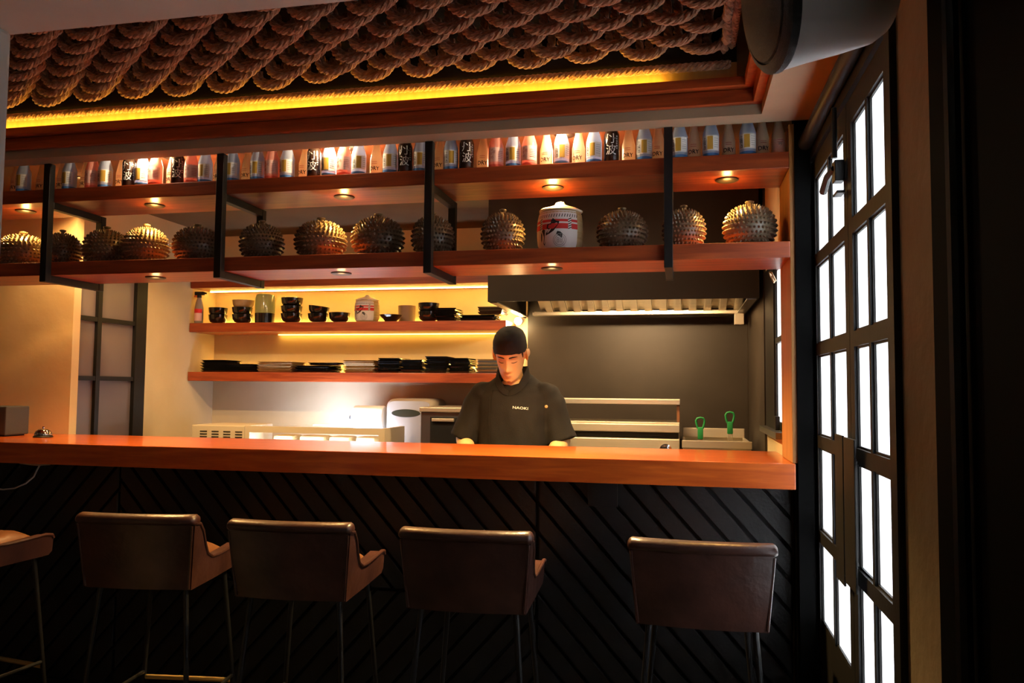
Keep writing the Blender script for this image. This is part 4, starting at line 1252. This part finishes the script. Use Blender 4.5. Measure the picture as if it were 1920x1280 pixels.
# ------------------------------------------------------------------ bar stools
def stool_proto():
    s = thing('bar_stool', 'x', 'bar stool')
    # curved back: plan outline bends round at the corners
    def outline(z, hw, y0, n=13, bow=0.02):
        return [(hw * (-1 + 2 * i / (n - 1)), y0 - bow * (1 - (abs(-1 + 2 * i / (n - 1))) ** 2.2), z) for i in range(n)]
    rows = []
    for z, hw, y0 in ((0.672, 0.182, -0.185), (0.70, 0.184, -0.190), (0.76, 0.189, -0.200), (0.82, 0.194, -0.208), (0.88, 0.199, -0.214), (0.897, 0.201, -0.216)):
        rows.append((z, hw, y0))
    b = MB()
    outer = [outline(z, hw, y0) for z, hw, y0 in rows]
    inner = [outline(z, hw - 0.012, y0 + 0.052) for z, hw, y0 in rows]
    rings = [o + i[::-1] for o, i in zip(outer, inner)]
    b.loft(rings).build('backrest', 'leather', s, 50)
    # rolled top edge
    z, hw, y0 = rows[-1]
    pts = outline(z + 0.006, hw - 0.004, y0 + 0.022)
    tr = MB()
    ring = []
    for i, pnt in enumerate(pts):
        q = Vector(pnt)
        ring.append([(q.x, q.y + 0.034 * math.cos(a), q.z + 0.019 * math.sin(a)) for a in [2 * PI * k / 12 for k in range(12)]])
    # rounded ends
    def scale_ring(rg, f, dx):
        c = [sum(p[i] for p in rg) / len(rg) for i in range(3)]
        return [(p[0] + dx, c[1] + (p[1] - c[1]) * f, c[2] + (p[2] - c[2]) * f - (1 - f) * 0.008) for p in rg]
    ring = [scale_ring(ring[0], 0.55, -0.012), scale_ring(ring[0], 0.85, -0.007)] + ring + [scale_ring(ring[-1], 0.85, 0.007), scale_ring(ring[-1], 0.55, 0.012)]
    tr.loft(ring).build('top_roll', 'leather', s, 60)
    # side wings sweeping down to the front
    prof_top = [(-0.205, 0.893), (-0.165, 0.885), (-0.135, 0.855), (-0.112, 0.81), (-0.085, 0.772), (-0.045, 0.752), (0.01, 0.748), (0.09, 0.752), (0.17, 0.758), (0.20, 0.752), (0.205, 0.74)]
    prof_bot = [(0.205, 0.690), (0.19, 0.676), (0.0, 0.670), (-0.18, 0.668)]
    for sx in (-1, 1):
        w = MB()
        poly = prof_top + prof_bot
        def hwz(zv): return 0.182 + (zv - 0.672) / 0.225 * 0.019
        o = [(sx * (hwz(zv) + 0.004), yv, zv) for yv, zv in poly]
        i_ = [(sx * (hwz(zv) - 0.040), yv, zv) for yv, zv in poly]
        n = len(poly)
        mid = [(sx * (hwz(zv) + 0.010), (yv - 0.0) * 0.985, 0.775 + (zv - 0.775) * 0.94) for yv, zv in poly]
        w.add(o + i_, [tuple(range(n)), tuple(range(2 * n - 1, n - 1, -1))] + [(k, n + k, n + (k + 1) % n, (k + 1) % n) for k in range(n)])
        w.build('arm_wing', 'leather', s, 30)
        pp_ = MB().tube([(sx * (hwz(zv) + 0.003), yv, zv + 0.001) for yv, zv in prof_top], 0.0065, 8)
        pp_.build('piping', 'leather', s, True)
        MB().tube([(sx * (hwz(zv) - 0.001), -0.188 - (zv - 0.672) * 0.12, zv) for zv in (0.675, 0.74, 0.81, 0.885)], 0.0045, 6).build('seam', 'leather', s, True)
    # seat base and tufted cushion
    MB().cbox(-0.136, 0.136, -0.132, 0.195, 0.672, 0.716, 0.01).build('seat_base', 'leather', s)
    c = MB(); nx, ny = 17, 17; top = []; bot = []
    for j in range(ny):
        for i in range(nx):
            u, v = -1 + 2 * i / (nx - 1), -1 + 2 * j / (ny - 1)
            e = (1 - abs(u) ** 5) * (1 - abs(v) ** 5)
            tuft = 0.5 + 0.5 * math.cos(u * PI * 2) * math.cos(v * PI * 2)
            top.append((0.134 * u, 0.03 + 0.16 * v, 0.722 + 0.045 * e ** 0.6 + 0.012 * tuft * e))
            bot.append((0.134 * u, 0.03 + 0.16 * v, 0.7165))
    N = nx * ny; fs = []
    for j in range(ny - 1):
        for i in range(nx - 1):
            a = j * nx + i
            fs += [(a, a + 1, a + nx + 1, a + nx), (N + a + nx, N + a + nx + 1, N + a + 1, N + a)]
    edge = [i for i in range(nx)] + [j * nx + nx - 1 for j in range(1, ny)] + [(ny - 1) * nx + i for i in range(nx - 2, -1, -1)] + [j * nx for j in range(ny - 2, 0, -1)]
    for k in range(len(edge)):
        a, b_ = edge[k], edge[(k + 1) % len(edge)]
        fs.append((a, N + a, N + b_, b_))
    c.add(top + bot, fs).build('seat_cushion', 'leather_seat', s, 60)
    bp = MB(); rows_ = []
    for zi in range(7):
        zv = 0.775 + 0.105 * zi / 6
        f = math.sin(PI * zi / 6)
        rows_.append([(x * (0.86 + 0.02 * zi), -0.150 - 0.03 * (zi / 6) + 0.022 * f * (1 - (x / 0.15) ** 2) - 0.012, zv) for x in [-0.15 + 0.3 * k / 12 for k in range(13)]] +
                     [(x * (0.86 + 0.02 * zi), -0.150 - 0.03 * (zi / 6) - 0.02, zv) for x in [0.15 - 0.3 * k / 12 for k in range(13)]])
    bp.loft(rows_).build('back_pad', 'leather_seat', s, 60)
    # splayed legs, stretchers and footrest
    tops = [(-0.150, -0.145), (0.150, -0.145), (0.140, 0.165), (-0.140, 0.165)]
    feet = [(-0.205, -0.205), (0.205, -0.205), (0.195, 0.215), (-0.195, 0.215)]
    def at(k, z):
        t = 1 - z / 0.67
        return (tops[k][0] + (feet[k][0] - tops[k][0]) * t, tops[k][1] + (feet[k][1] - tops[k][1]) * t, z)
    for k in range(4):
        MB().tube([at(k, 0.6715), at(k, 0.33), at(k, 0.0)], [0.0095, 0.0085, 0.0075], 10).build('leg', 'leg_metal', s, True)
    for k in range(4):
        z = 0.26 if k != 2 else 0.24
        a_, b_ = Vector(at(k, z)), Vector(at((k + 1) % 4, z))
        d_ = (b_ - a_).normalized() * 0.0075
        MB().tube([a_ + d_, b_ - d_], 0.007 if k != 2 else 0.009, 8).build('footrest' if k == 2 else 'stretcher', 'leg_metal' if k != 2 else 'brass', s, True)
    MB().cbox(-0.15, 0.15, -0.15, 0.17, 0.664, 0.6718, 0.002).build('base_plate', 'black_metal', s)
    return s


ST = [(-2.67, -0.33, -0.15, 'brown leather bar stool cut off by the left edge of the picture'),
      (-1.815, -0.335, 0.13, 'brown leather bar stool at the left, first one fully in view'),
      (-1.245, -0.335, 0.07, 'brown leather bar stool second fully in view, left of the chef'),
      (-0.655, -0.335, 0.035, 'brown leather bar stool with a creased right corner in front of the chef'),
      (0.055, -0.335, -0.01, 'brown leather bar stool nearest the glazed door, lit by daylight')]
so = None
for x, y, a, lb in ST:
    if so is None: so = o = stool_proto()
    else: o = copy_tree(so)
    o.location = (x, y, 0.0003); o.rotation_euler = (0, 0, a)
    tag(o, lb, 'bar stool', 'leather bar stools along the counter')

# ------------------------------------------------------------------ the chef behind the counter
from mathutils.bvhtree import BVHTree
from mathutils import noise as mnoise
chef = thing('person', 'chef in black cap and charcoal jacket looking down at work behind the counter', 'person', (-0.80, 0.90, 0.0))
PITCH = math.radians(27)
RH = Matrix.Rotation(PITCH, 3, 'X')
HO = Vector((-0.005, -0.078, 1.514))       # between the ears, at eye level


def hd(p):
    return HO + RH @ Vector(p)


def interp(tab, z):
    if z <= tab[0][0]: return tab[0][1:]
    for a, b in zip(tab, tab[1:]):
        if a[0] <= z <= b[0]:
            u = (z - a[0]) / (b[0] - a[0]); u = u * u * (3 - 2 * u) * 0.5 + u * 0.5
            return [p + (q - p) * u for p, q in zip(a[1:], b[1:])]
    return tab[-1][1:]


HT = [(-0.122, 0.013, -0.064, -0.030), (-0.114, 0.028, -0.078, -0.005), (-0.095, 0.044, -0.087, 0.020), (-0.070, 0.055, -0.089, 0.050), (-0.040, 0.0625, -0.088, 0.075),
      (-0.015, 0.067, -0.085, 0.088), (0.010, 0.0705, -0.086, 0.096), (0.040, 0.0735, -0.089, 0.100), (0.070, 0.072, -0.086, 0.099), (0.095, 0.063, -0.073, 0.089),
      (0.114, 0.043, -0.047, 0.066), (0.124, 0.014, -0.015, 0.03)]


def g(x, z, cx, cz, sx, sz):
    return math.exp(-((x - cx) / sx) ** 2 - ((z - cz) / sz) ** 2)


def head_rings(grow=0.0, feat=True, zmin=-0.122, nz=64, n=64):
    out = []
    for j in range(nz + 1):
        z = zmin + (0.124 - zmin) * (1 - math.cos(PI * j / nz)) / 2
        w, f, b = interp(HT, z)
        w += grow; f -= grow; b += grow
        zz = z + grow * max(0, z) / 0.124
        cy, dp = (f + b) / 2, (b - f) / 2
        ring = []
        for i in range(n):
            a = 2 * PI * i / n
            c, s = math.cos(a), math.sin(a)
            x = w * math.copysign(abs(c) ** 0.92, c); y = cy + dp * math.copysign(abs(s) ** 0.92, s)
            if feat and s < 0:
                front = min(1.0, -s * 1.6)
                d = 0.0
                A = interp([(-0.060, 0.0), (-0.053, 0.013), (-0.043, 0.025), (-0.020, 0.014), (0.012, 0.005), (0.03, 0.0)], z)[0]
                sx = 0.013 if z < -0.03 else 0.010
                d += A * math.exp(-(x / sx) ** 2)
                for q in (-1, 1):
                    d += 0.006 * g(x, z, q * 0.015, -0.047, 0.007, 0.008)
                    d -= 0.013 * g(x, z, q * 0.031, 0.001, 0.016, 0.011)
                    d += 0.007 * g(x, z, q * 0.031, -0.003, 0.011, 0.008)
                    d += 0.006 * g(x, z, q * 0.030, 0.020, 0.022, 0.007)
                    d += 0.004 * g(x, z, q * 0.046, -0.024, 0.016, 0.014)
                    d -= 0.004 * g(x, z, q * 0.044, -0.066, 0.016, 0.02)
                d += 0.007 * g(x, z, 0, -0.0705, 0.019, 0.0055) + 0.007 * g(x, z, 0, -0.081, 0.016, 0.0055)
                d -= 0.004 * g(x, z, 0, -0.0757, 0.022, 0.002)
                d -= 0.004 * g(x, z, 0, -0.091, 0.016, 0.005)
                d += 0.006 * g(x, z, 0, -0.106, 0.017, 0.011)
                y -= d * front
            ring.append((x, y, zz))
        out.append(ring)
    return out


body = MB()
body.loft([[tuple(hd(p)) for p in r] for r in head_rings()])
for q in (-1, 1):
    er = RH @ Matrix.Rotation(q * 0.38, 3, 'Z') @ Matrix.Rotation(0.12, 3, 'X')
    body.ell(hd((q * 0.0785, 0.006, -0.004)), (0.0070, 0.021, 0.033), 16, 12, 0, er)
    body.ell(hd((q * 0.0855, 0.014, 0.006)), (0.0080, 0.013, 0.022), 14, 10, 0, er)
# neck and trunk
def ring_e(c, rx, ry, n=28, tilt=0.0):
    return [(c[0] + rx * math.cos(2 * PI * i / n), c[1] + ry * math.sin(2 * PI * i / n), c[2] + tilt * ry * math.sin(2 * PI * i / n)) for i in range(n)]
body.loft([ring_e((-0.005, -0.062, 1.462), 0.050, 0.052, tilt=0.3), ring_e((-0.004, -0.040, 1.425), 0.050, 0.052, tilt=0.2), ring_e((-0.002, -0.015, 1.395), 0.053, 0.056), ring_e((0, 0.0, 1.36), 0.066, 0.066)])
body.loft([ring_e((0, 0.0, z), a, b) for z, a, b in ((0.84, 0.150, 0.105), (0.95, 0.145, 0.10), (1.05, 0.140, 0.095), (1.18, 0.155, 0.10), (1.28, 0.165, 0.10), (1.34, 0.150, 0.085), (1.385, 0.085, 0.065))])
ARM = {}
for q in (-1, 1):
    sh = Vector((q * 0.160, 0.0, 1.325)); el = Vector((q * 0.250, -0.010, 1.105)); wr = Vector((q * 0.170, -0.185, 0.985))
    if q > 0: el.x -= 0.012; wr.x += 0.02
    ARM[q] = (sh, el, wr)
    body.tube([sh, sh.lerp(el, 0.5), el], [0.050, 0.045, 0.041], 16)
    body.ell(el, (0.041, 0.041, 0.041), 14, 10)
    body.tube([el, el.lerp(wr, 0.35), el.lerp(wr, 0.75), wr], [0.041, 0.043, 0.032, 0.026], 16)
    # hand: palm, four bent fingers, thumb from the side of the palm
    fd = Vector((-q * 0.35, -0.90, -0.28)).normalized(); sd = Vector((-q * 0.92, 0.36, 0.0)).normalized(); up = sd.cross(fd) * (1 if q > 0 else -1)
    if up.z < 0: up = -up
    pc = wr + fd * 0.052
    Rm = Matrix((sd, fd, up)).transposed()
    body.ell(pc, (0.041, 0.054, 0.016), 18, 12, 0, Rm)
    for k, (o_, ln) in enumerate(((0.031, 0.070), (0.011, 0.080), (-0.010, 0.075), (-0.030, 0.058))):
        b0 = pc + sd * o_ + fd * 0.040
        k1 = b0 + fd * ln * 0.42 + up * 0.006
        k2 = k1 + (fd * 0.75 - up * 0.66) * ln * 0.32
        k3 = k2 + (fd * 0.35 - up * 0.94) * ln * 0.26
        k3.z = max(k3.z, 0.933); k2.z = max(k2.z, 0.935)
        body.tube([pc + sd * o_ * 0.8 + fd * 0.012, b0, k1, k2, k3], [0.0095, 0.0095, 0.0088, 0.0080, 0.0068], 10)
    t0 = pc + sd * 0.030 - fd * 0.022; t1 = t0 + (sd * 0.75 + fd * 0.6) * 0.034; t2 = t1 + (sd * 0.25 + fd * 0.93 - up * 0.2) * 0.028
    t1.z = max(t1.z, 0.934); t2.z = max(t2.z, 0.931)
    body.tube([t0, t1, t2], [0.012, 0.0105, 0.008], 10)
    # legs inside the trousers
    body.tube([(q * 0.085, 0.0, 0.88), (q * 0.095, -0.01, 0.48), (q * 0.10, 0.01, 0.10)], [0.080, 0.052, 0.038], 16)
    body.tube([(q * 0.10, 0.03, 0.055), (q * 0.105, -0.10, 0.040), (q * 0.11, -0.16, 0.035)], [0.040, 0.036, 0.026], 14)


def remesh(mb, voxel, smooth, disp=None, mats='x'):
    me = mb.mesh('tmp', 'ink')
    ob = bpy.data.objects.new('tmp', me); C.objects.link(ob)
    m = ob.modifiers.new('r', 'REMESH'); m.mode = 'VOXEL'; m.voxel_size = voxel; m.use_smooth_shade = True
    if smooth:
        s = ob.modifiers.new('s', 'SMOOTH'); s.iterations = smooth; s.factor = 0.5
    dg = bpy.context.evaluated_depsgraph_get()
    out = bpy.data.meshes.new_from_object(ob.evaluated_get(dg))
    bpy.data.objects.remove(ob); bpy.data.meshes.remove(me)
    if disp:
        ns = [v.normal.copy() for v in out.vertices]
        for v, n in zip(out.vertices, ns):
            v.co += n * disp(v.co)
    out.polygons.foreach_set('use_smooth', [True] * len(out.polygons))
    out.materials.clear(); out.materials.append(MATS[mats])
    out.update()
    return out


# skin with lips and a little shading of brow and beard line, placed in the head's own frame
def skin_mat():
    m = mat('skin', (0.72, 0.45, 0.20), 0.48, sss=0.12, bump=0.05, bscale=250)
    nt = m.node_tree; b = nt.nodes['Principled BSDF']
    tc = nd(nt, 'ShaderNodeTexCoord')
    sub = nd(nt, 'ShaderNodeVectorMath', operation='SUBTRACT'); sub.inputs[1].default_value = HO
    nt.links.new(tc.outputs['Object'], sub.inputs[0])
    vr = nd(nt, 'ShaderNodeVectorRotate', rotation_type='X_AXIS'); vr.inputs['Angle'].default_value = -PITCH
    nt.links.new(sub.outputs[0], vr.inputs['Vector'])
    cur = None
    base = (0.72, 0.45, 0.20, 1)
    for c, rad, col in (((0, -0.105, -0.0705), (0.021, 0.03, 0.0055), (0.58, 0.31, 0.17, 1)), ((0, -0.105, -0.081), (0.018, 0.03, 0.0060), (0.58, 0.31, 0.17, 1)),
                        ((0, -0.105, -0.0757), (0.022, 0.03, 0.0018), (0.16, 0.04, 0.03, 1)),
                        ((0, -0.100, -0.105), (0.010, 0.03, 0.008), (0.34, 0.16, 0.085, 1))):
        s2 = nd(nt, 'ShaderNodeVectorMath', operation='SUBTRACT'); s2.inputs[1].default_value = c
        nt.links.new(vr.outputs[0], s2.inputs[0])
        dv = nd(nt, 'ShaderNodeVectorMath', operation='DIVIDE'); dv.inputs[1].default_value = rad
        nt.links.new(s2.outputs[0], dv.inputs[0])
        ln = nd(nt, 'ShaderNodeVectorMath', operation='LENGTH'); nt.links.new(dv.outputs[0], ln.inputs[0])
        mr = nd(nt, 'ShaderNodeMapRange'); mr.inputs['From Min'].default_value = 1.15; mr.inputs['From Max'].default_value = 0.75
        nt.links.new(ln.outputs['Value'], mr.inputs['Value'])
        mx = nd(nt, 'ShaderNodeMix', data_type='RGBA'); mx.inputs['B'].default_value = col
        if cur is None: mx.inputs['A'].default_value = base
        else: nt.links.new(cur, mx.inputs['A'])
        nt.links.new(mr.outputs[0], mx.inputs['Factor']); cur = mx.outputs['Result']
    nt.links.new(cur, b.inputs['Base Color'])


skin_mat()
mat('jacket', (0.0085, 0.0068, 0.006), 0.8, col2=(0.012, 0.0098, 0.0085), scale=10, bump=0.25, bscale=300, spec=0.3)
mat('cap_cloth', (0.0055, 0.0052, 0.005), 0.8, bump=0.2, bscale=300)
mat('hair', (0.018, 0.011, 0.008), 0.6)
bme = remesh(body, 0.0042, 2, None, 'skin')
link('body', bme, chef)
bb = BVHTree.FromPolygons([v.co.copy() for v in bme.vertices], [tuple(p.vertices) for p in bme.polygons])

# skull cap with a flat front edge
cap = MB(); rows = []
R_ = head_rings(0.0065, False, -0.05, 40, 56)
def cutz(y): return 0.036 - (y + 0.09) * 0.22          # lower edge: higher over the brow, lower at the nape
for k in range(15):
    row = []
    for i in range(56):
        # column of points of the head at this angle, from the edge to the crown
        col = [r[i] for r in R_]
        z0 = None
        pts = [p for p in col if p[2] >= cutz(p[1])]
        u = k / 14 * (len(pts) - 1); a = int(u); fr = u - a
        p = Vector(pts[a]).lerp(Vector(pts[min(a + 1, len(pts) - 1)]), fr)
        row.append(tuple(hd(p)))
    rows.append(row)
inner = [tuple(HO + (Vector(p) - HO) * 0.965) for p in rows[0]]
cap.loft([inner] + rows, True)
cap.build('cap', 'cap_cloth', chef, 60)
# band of the cap
bd = MB(); r0 = []; r1 = []
for i in range(56):
    p = Vector(rows[0][i]); q = Vector(rows[2][i]); c = HO + RH @ Vector((0, 0.005, 0.03))
    r0.append(tuple(p + (p - c).normalized() * 0.0012)); r1.append(tuple(q + (q - c).normalized() * 0.0012))
bd.loft([r0, r1], False).build('cap_band', 'cap_cloth', chef, True)


def project(pts, bvh, off):
    """drop points given as head-frame (x, z) on the face from the front"""
    out = []
    for x, z in pts:
        o = hd((x, -0.25, z)); d = RH @ Vector((0, 1, 0))
        hit = bvh.ray_cast(o, d)
        out.append(hit[0] - d * off if hit[0] else hd((x, -0.1, z)))
    return out


for q in (-1, 1):
    eb = project([(q * (0.011 + 0.037 * t), 0.0185 + 0.006 * math.sin(t * 2.5) - 0.004 * t) for t in [k / 8 for k in range(9)]], bb, 0.0004)
    MB().tube(eb, [0.0022, 0.0032, 0.0036, 0.0036, 0.0034, 0.0030, 0.0025, 0.0018, 0.001], 6).build('eyebrow', 'hair', chef, True)
    ls = project([(q * (0.018 + 0.027 * t), -0.0075 - 0.0025 * math.sin(t * PI)) for t in [k / 8 for k in range(9)]], bb, 0.0004)
    MB().tube(ls, [0.0008, 0.0014, 0.0017, 0.0018, 0.0018, 0.0017, 0.0016, 0.0013, 0.0008], 6).build('eyelash', 'hair', chef, True)
    # short hair in front of the ear
    sb = project([(q * 0.0655, 0.030 - 0.034 * t) for t in [k / 5 for k in range(6)]], bb, 0.0003)
    MB().tube(sb, [0.006, 0.0055, 0.005, 0.004, 0.003, 0.0015], 6).build('sideburn', 'hair', chef, True)

# jacket: trunk and short sleeves in one cloth surface
jk = MB()
jk.loft([[(0.0 + (hw) * math.copysign(abs(math.cos(a)) ** 0.8, math.cos(a)), (f + b) / 2 + (b - f) / 2 * math.copysign(abs(math.sin(a)) ** 0.85, math.sin(a)), z - max(0, z - 1.33) * 0.42 * max(0, -math.sin(a))) for a in [2 * PI * i / 40 for i in range(40)]]
         for z, hw, f, b in ((0.72, 0.185, -0.128, 0.125), (0.90, 0.172, -0.125, 0.12), (1.05, 0.168, -0.122, 0.118), (1.16, 0.178, -0.122, 0.12), (1.25, 0.188, -0.120, 0.12),
                             (1.31, 0.188, -0.108, 0.118), (1.35, 0.165, -0.092, 0.11), (1.385, 0.125, -0.076, 0.10), (1.415, 0.085, -0.062, 0.088), (1.43, 0.066, -0.05, 0.075))])
for q in (-1, 1):
    sh, el, wr = ARM[q]
    jk.ell((q * 0.155, 0.005, 1.318), (0.072, 0.080, 0.062), 18, 12)
    e2_ = el + (el - sh).normalized() * 0.005
    pts = [Vector((q * 0.150, 0.004, 1.320)), sh.lerp(el, 0.25) + Vector((q * 0.004, 0, 0)), sh.lerp(el, 0.6), sh.lerp(el, 0.86), e2_]
    jk.tube(pts, [0.070, 0.071, 0.070, 0.072, 0.075], 24)


def folds(p):
    n1 = mnoise.noise(Vector((p.x * 16 + p.z * 5, p.y * 9, p.z * 6))) * 0.0050
    n2 = mnoise.noise(Vector((p.x * 34 - p.z * 12, p.y * 24, p.z * 14 + 3))) * 0.0022
    return (n1 + n2) * (1.0 if p.z < 1.38 else 0.4)


jme = remesh(jk, 0.0075, 4, folds, 'jacket')
link('jacket', jme, chef)
jb = BVHTree.FromPolygons([v.co.copy() for v in jme.vertices], [tuple(p.vertices) for p in jme.polygons])


def onj(x, z, off=0.0015):
    hit = jb.ray_cast(Vector((x, -0.6, z)), Vector((0, 1, 0)))
    return (hit[0] + Vector((0, -off, 0))) if hit[0] else Vector((x, -0.12, z))


# collar: stand-up band open in a V at the front
cl = MB(); lo_, hi_, hi2, lo2 = [], [], [], []
N = 25
for i in range(N):
    t = i / (N - 1)
    a = -PI / 2 + 0.05 + (2 * PI - 0.10) * t          # from front, round the neck, back to the front
    fr = max(0, -math.sin(a))
    rx, ry = 0.074, 0.070
    top = 1.452 - 0.112 * fr ** 2.2 + 0.008 * (1 - fr)
    bot = 1.400 - 0.085 * fr ** 1.8
    c = Vector((-0.003, -0.022, 0))
    out = Vector((math.cos(a), math.sin(a), 0))
    def P_(r_, z): return tuple(c + Vector((rx * r_ * math.cos(a), ry * r_ * math.sin(a), z)))
    spread = 1.0 + 0.10 * fr
    cl_ring = [P_(1.16 * spread, bot), P_(1.0 * spread, top), P_(0.95 * spread, top), P_(1.06 * spread, bot)]
    lo_.append(cl_ring)
cl.loft(lo_).build('collar', 'jacket', chef, 50)
# front overlap: edge strip and breast seam
for nm, path in (('front_placket', [(-0.098, 1.345 - 0.56 * k / 24) for k in range(25)]), ('neck_edge', [(-0.098 + 0.15 * k / 10, 1.348 - 0.004 * k / 10) for k in range(11)])):
    m = MB(); ra, rb = [], []
    for x, z in path:
        if nm == 'front_placket': a_, b_ = onj(x - 0.006, z, 0.003), onj(x + 0.006, z, 0.003)
        else: a_, b_ = onj(x, z - 0.006, 0.003), onj(x, z + 0.006, 0.003)
        ra.append(a_); rb.append(b_)
    rings = [[tuple(a_), tuple(b_), tuple(b_ + Vector((0, 0.004, 0))), tuple(a_ + Vector((0, 0.004, 0)))] for a_, b_ in zip(ra, rb)]
    m.loft(rings).build(nm, 'jacket', chef)
# lettering on the breast and a round badge on the sleeve
vs_, fs_ = text_geo('NAOKI', 0.0175)
xs = [v[0] for v in vs_]
m = MB(); m.add([tuple(onj(0.053 + x * 1.35, 1.258 + y - x * 0.10, 0.0022)) for x, y in vs_], fs_)
nl = m.build('name_lettering', 'ink_white', chef); nl['label'] = 'white lettering on the chest'
c = onj(0.170, 1.266, 0.0)
hit = jb.ray_cast(Vector((0.170, -0.6, 1.266)), Vector((0, 1, 0)))
nn = hit[1] if hit[0] else Vector((0, -1, 0))
if nn.y > 0: nn = -nn
a_ = nn.cross(Vector((0, 0, 1))).normalized(); b_ = nn.cross(a_)
bg_ = MB(); bg_.loft([[tuple(c + nn * d + (a_ * math.cos(2 * PI * i / 18) + b_ * math.sin(2 * PI * i / 18)) * rr) for i in range(18)] for rr, d in ((0.0075, -0.001), (0.0075, 0.002), (0.006, 0.003))])
bg_.build('badge', 'pale_glaze', chef, True)
# trousers and shoes
tr = MB()
for q in (-1, 1):
    tr.tube([(q * 0.080, 0.0, 0.90), (q * 0.092, -0.005, 0.6), (q * 0.098, -0.003, 0.48), (q * 0.10, 0.012, 0.09)], [0.098, 0.085, 0.075, 0.062], 20)
tr.ell((0, 0, 0.88), (0.168, 0.118, 0.09), 24, 12)
link('trousers', remesh(tr, 0.012, 3, None, 'cap_cloth'), chef)
for q in (-1, 1):
    m = MB()
    m.loft([[(q * 0.105 + w_ * math.copysign(abs(math.cos(a)) ** 0.7, math.cos(a)) + q * 0.006 * (-y_), y_, zc + h_ * math.sin(a)) for a in [2 * PI * i / 16 for i in range(16)]]
            for y_, w_, h_, zc in ((0.085, 0.030, 0.035, 0.045), (0.07, 0.045, 0.05, 0.051), (0.0, 0.048, 0.055, 0.056), (-0.09, 0.05, 0.040, 0.041), (-0.16, 0.046, 0.032, 0.033), (-0.195, 0.028, 0.022, 0.025))])
    m.build('shoe', 'black_metal', chef, True)
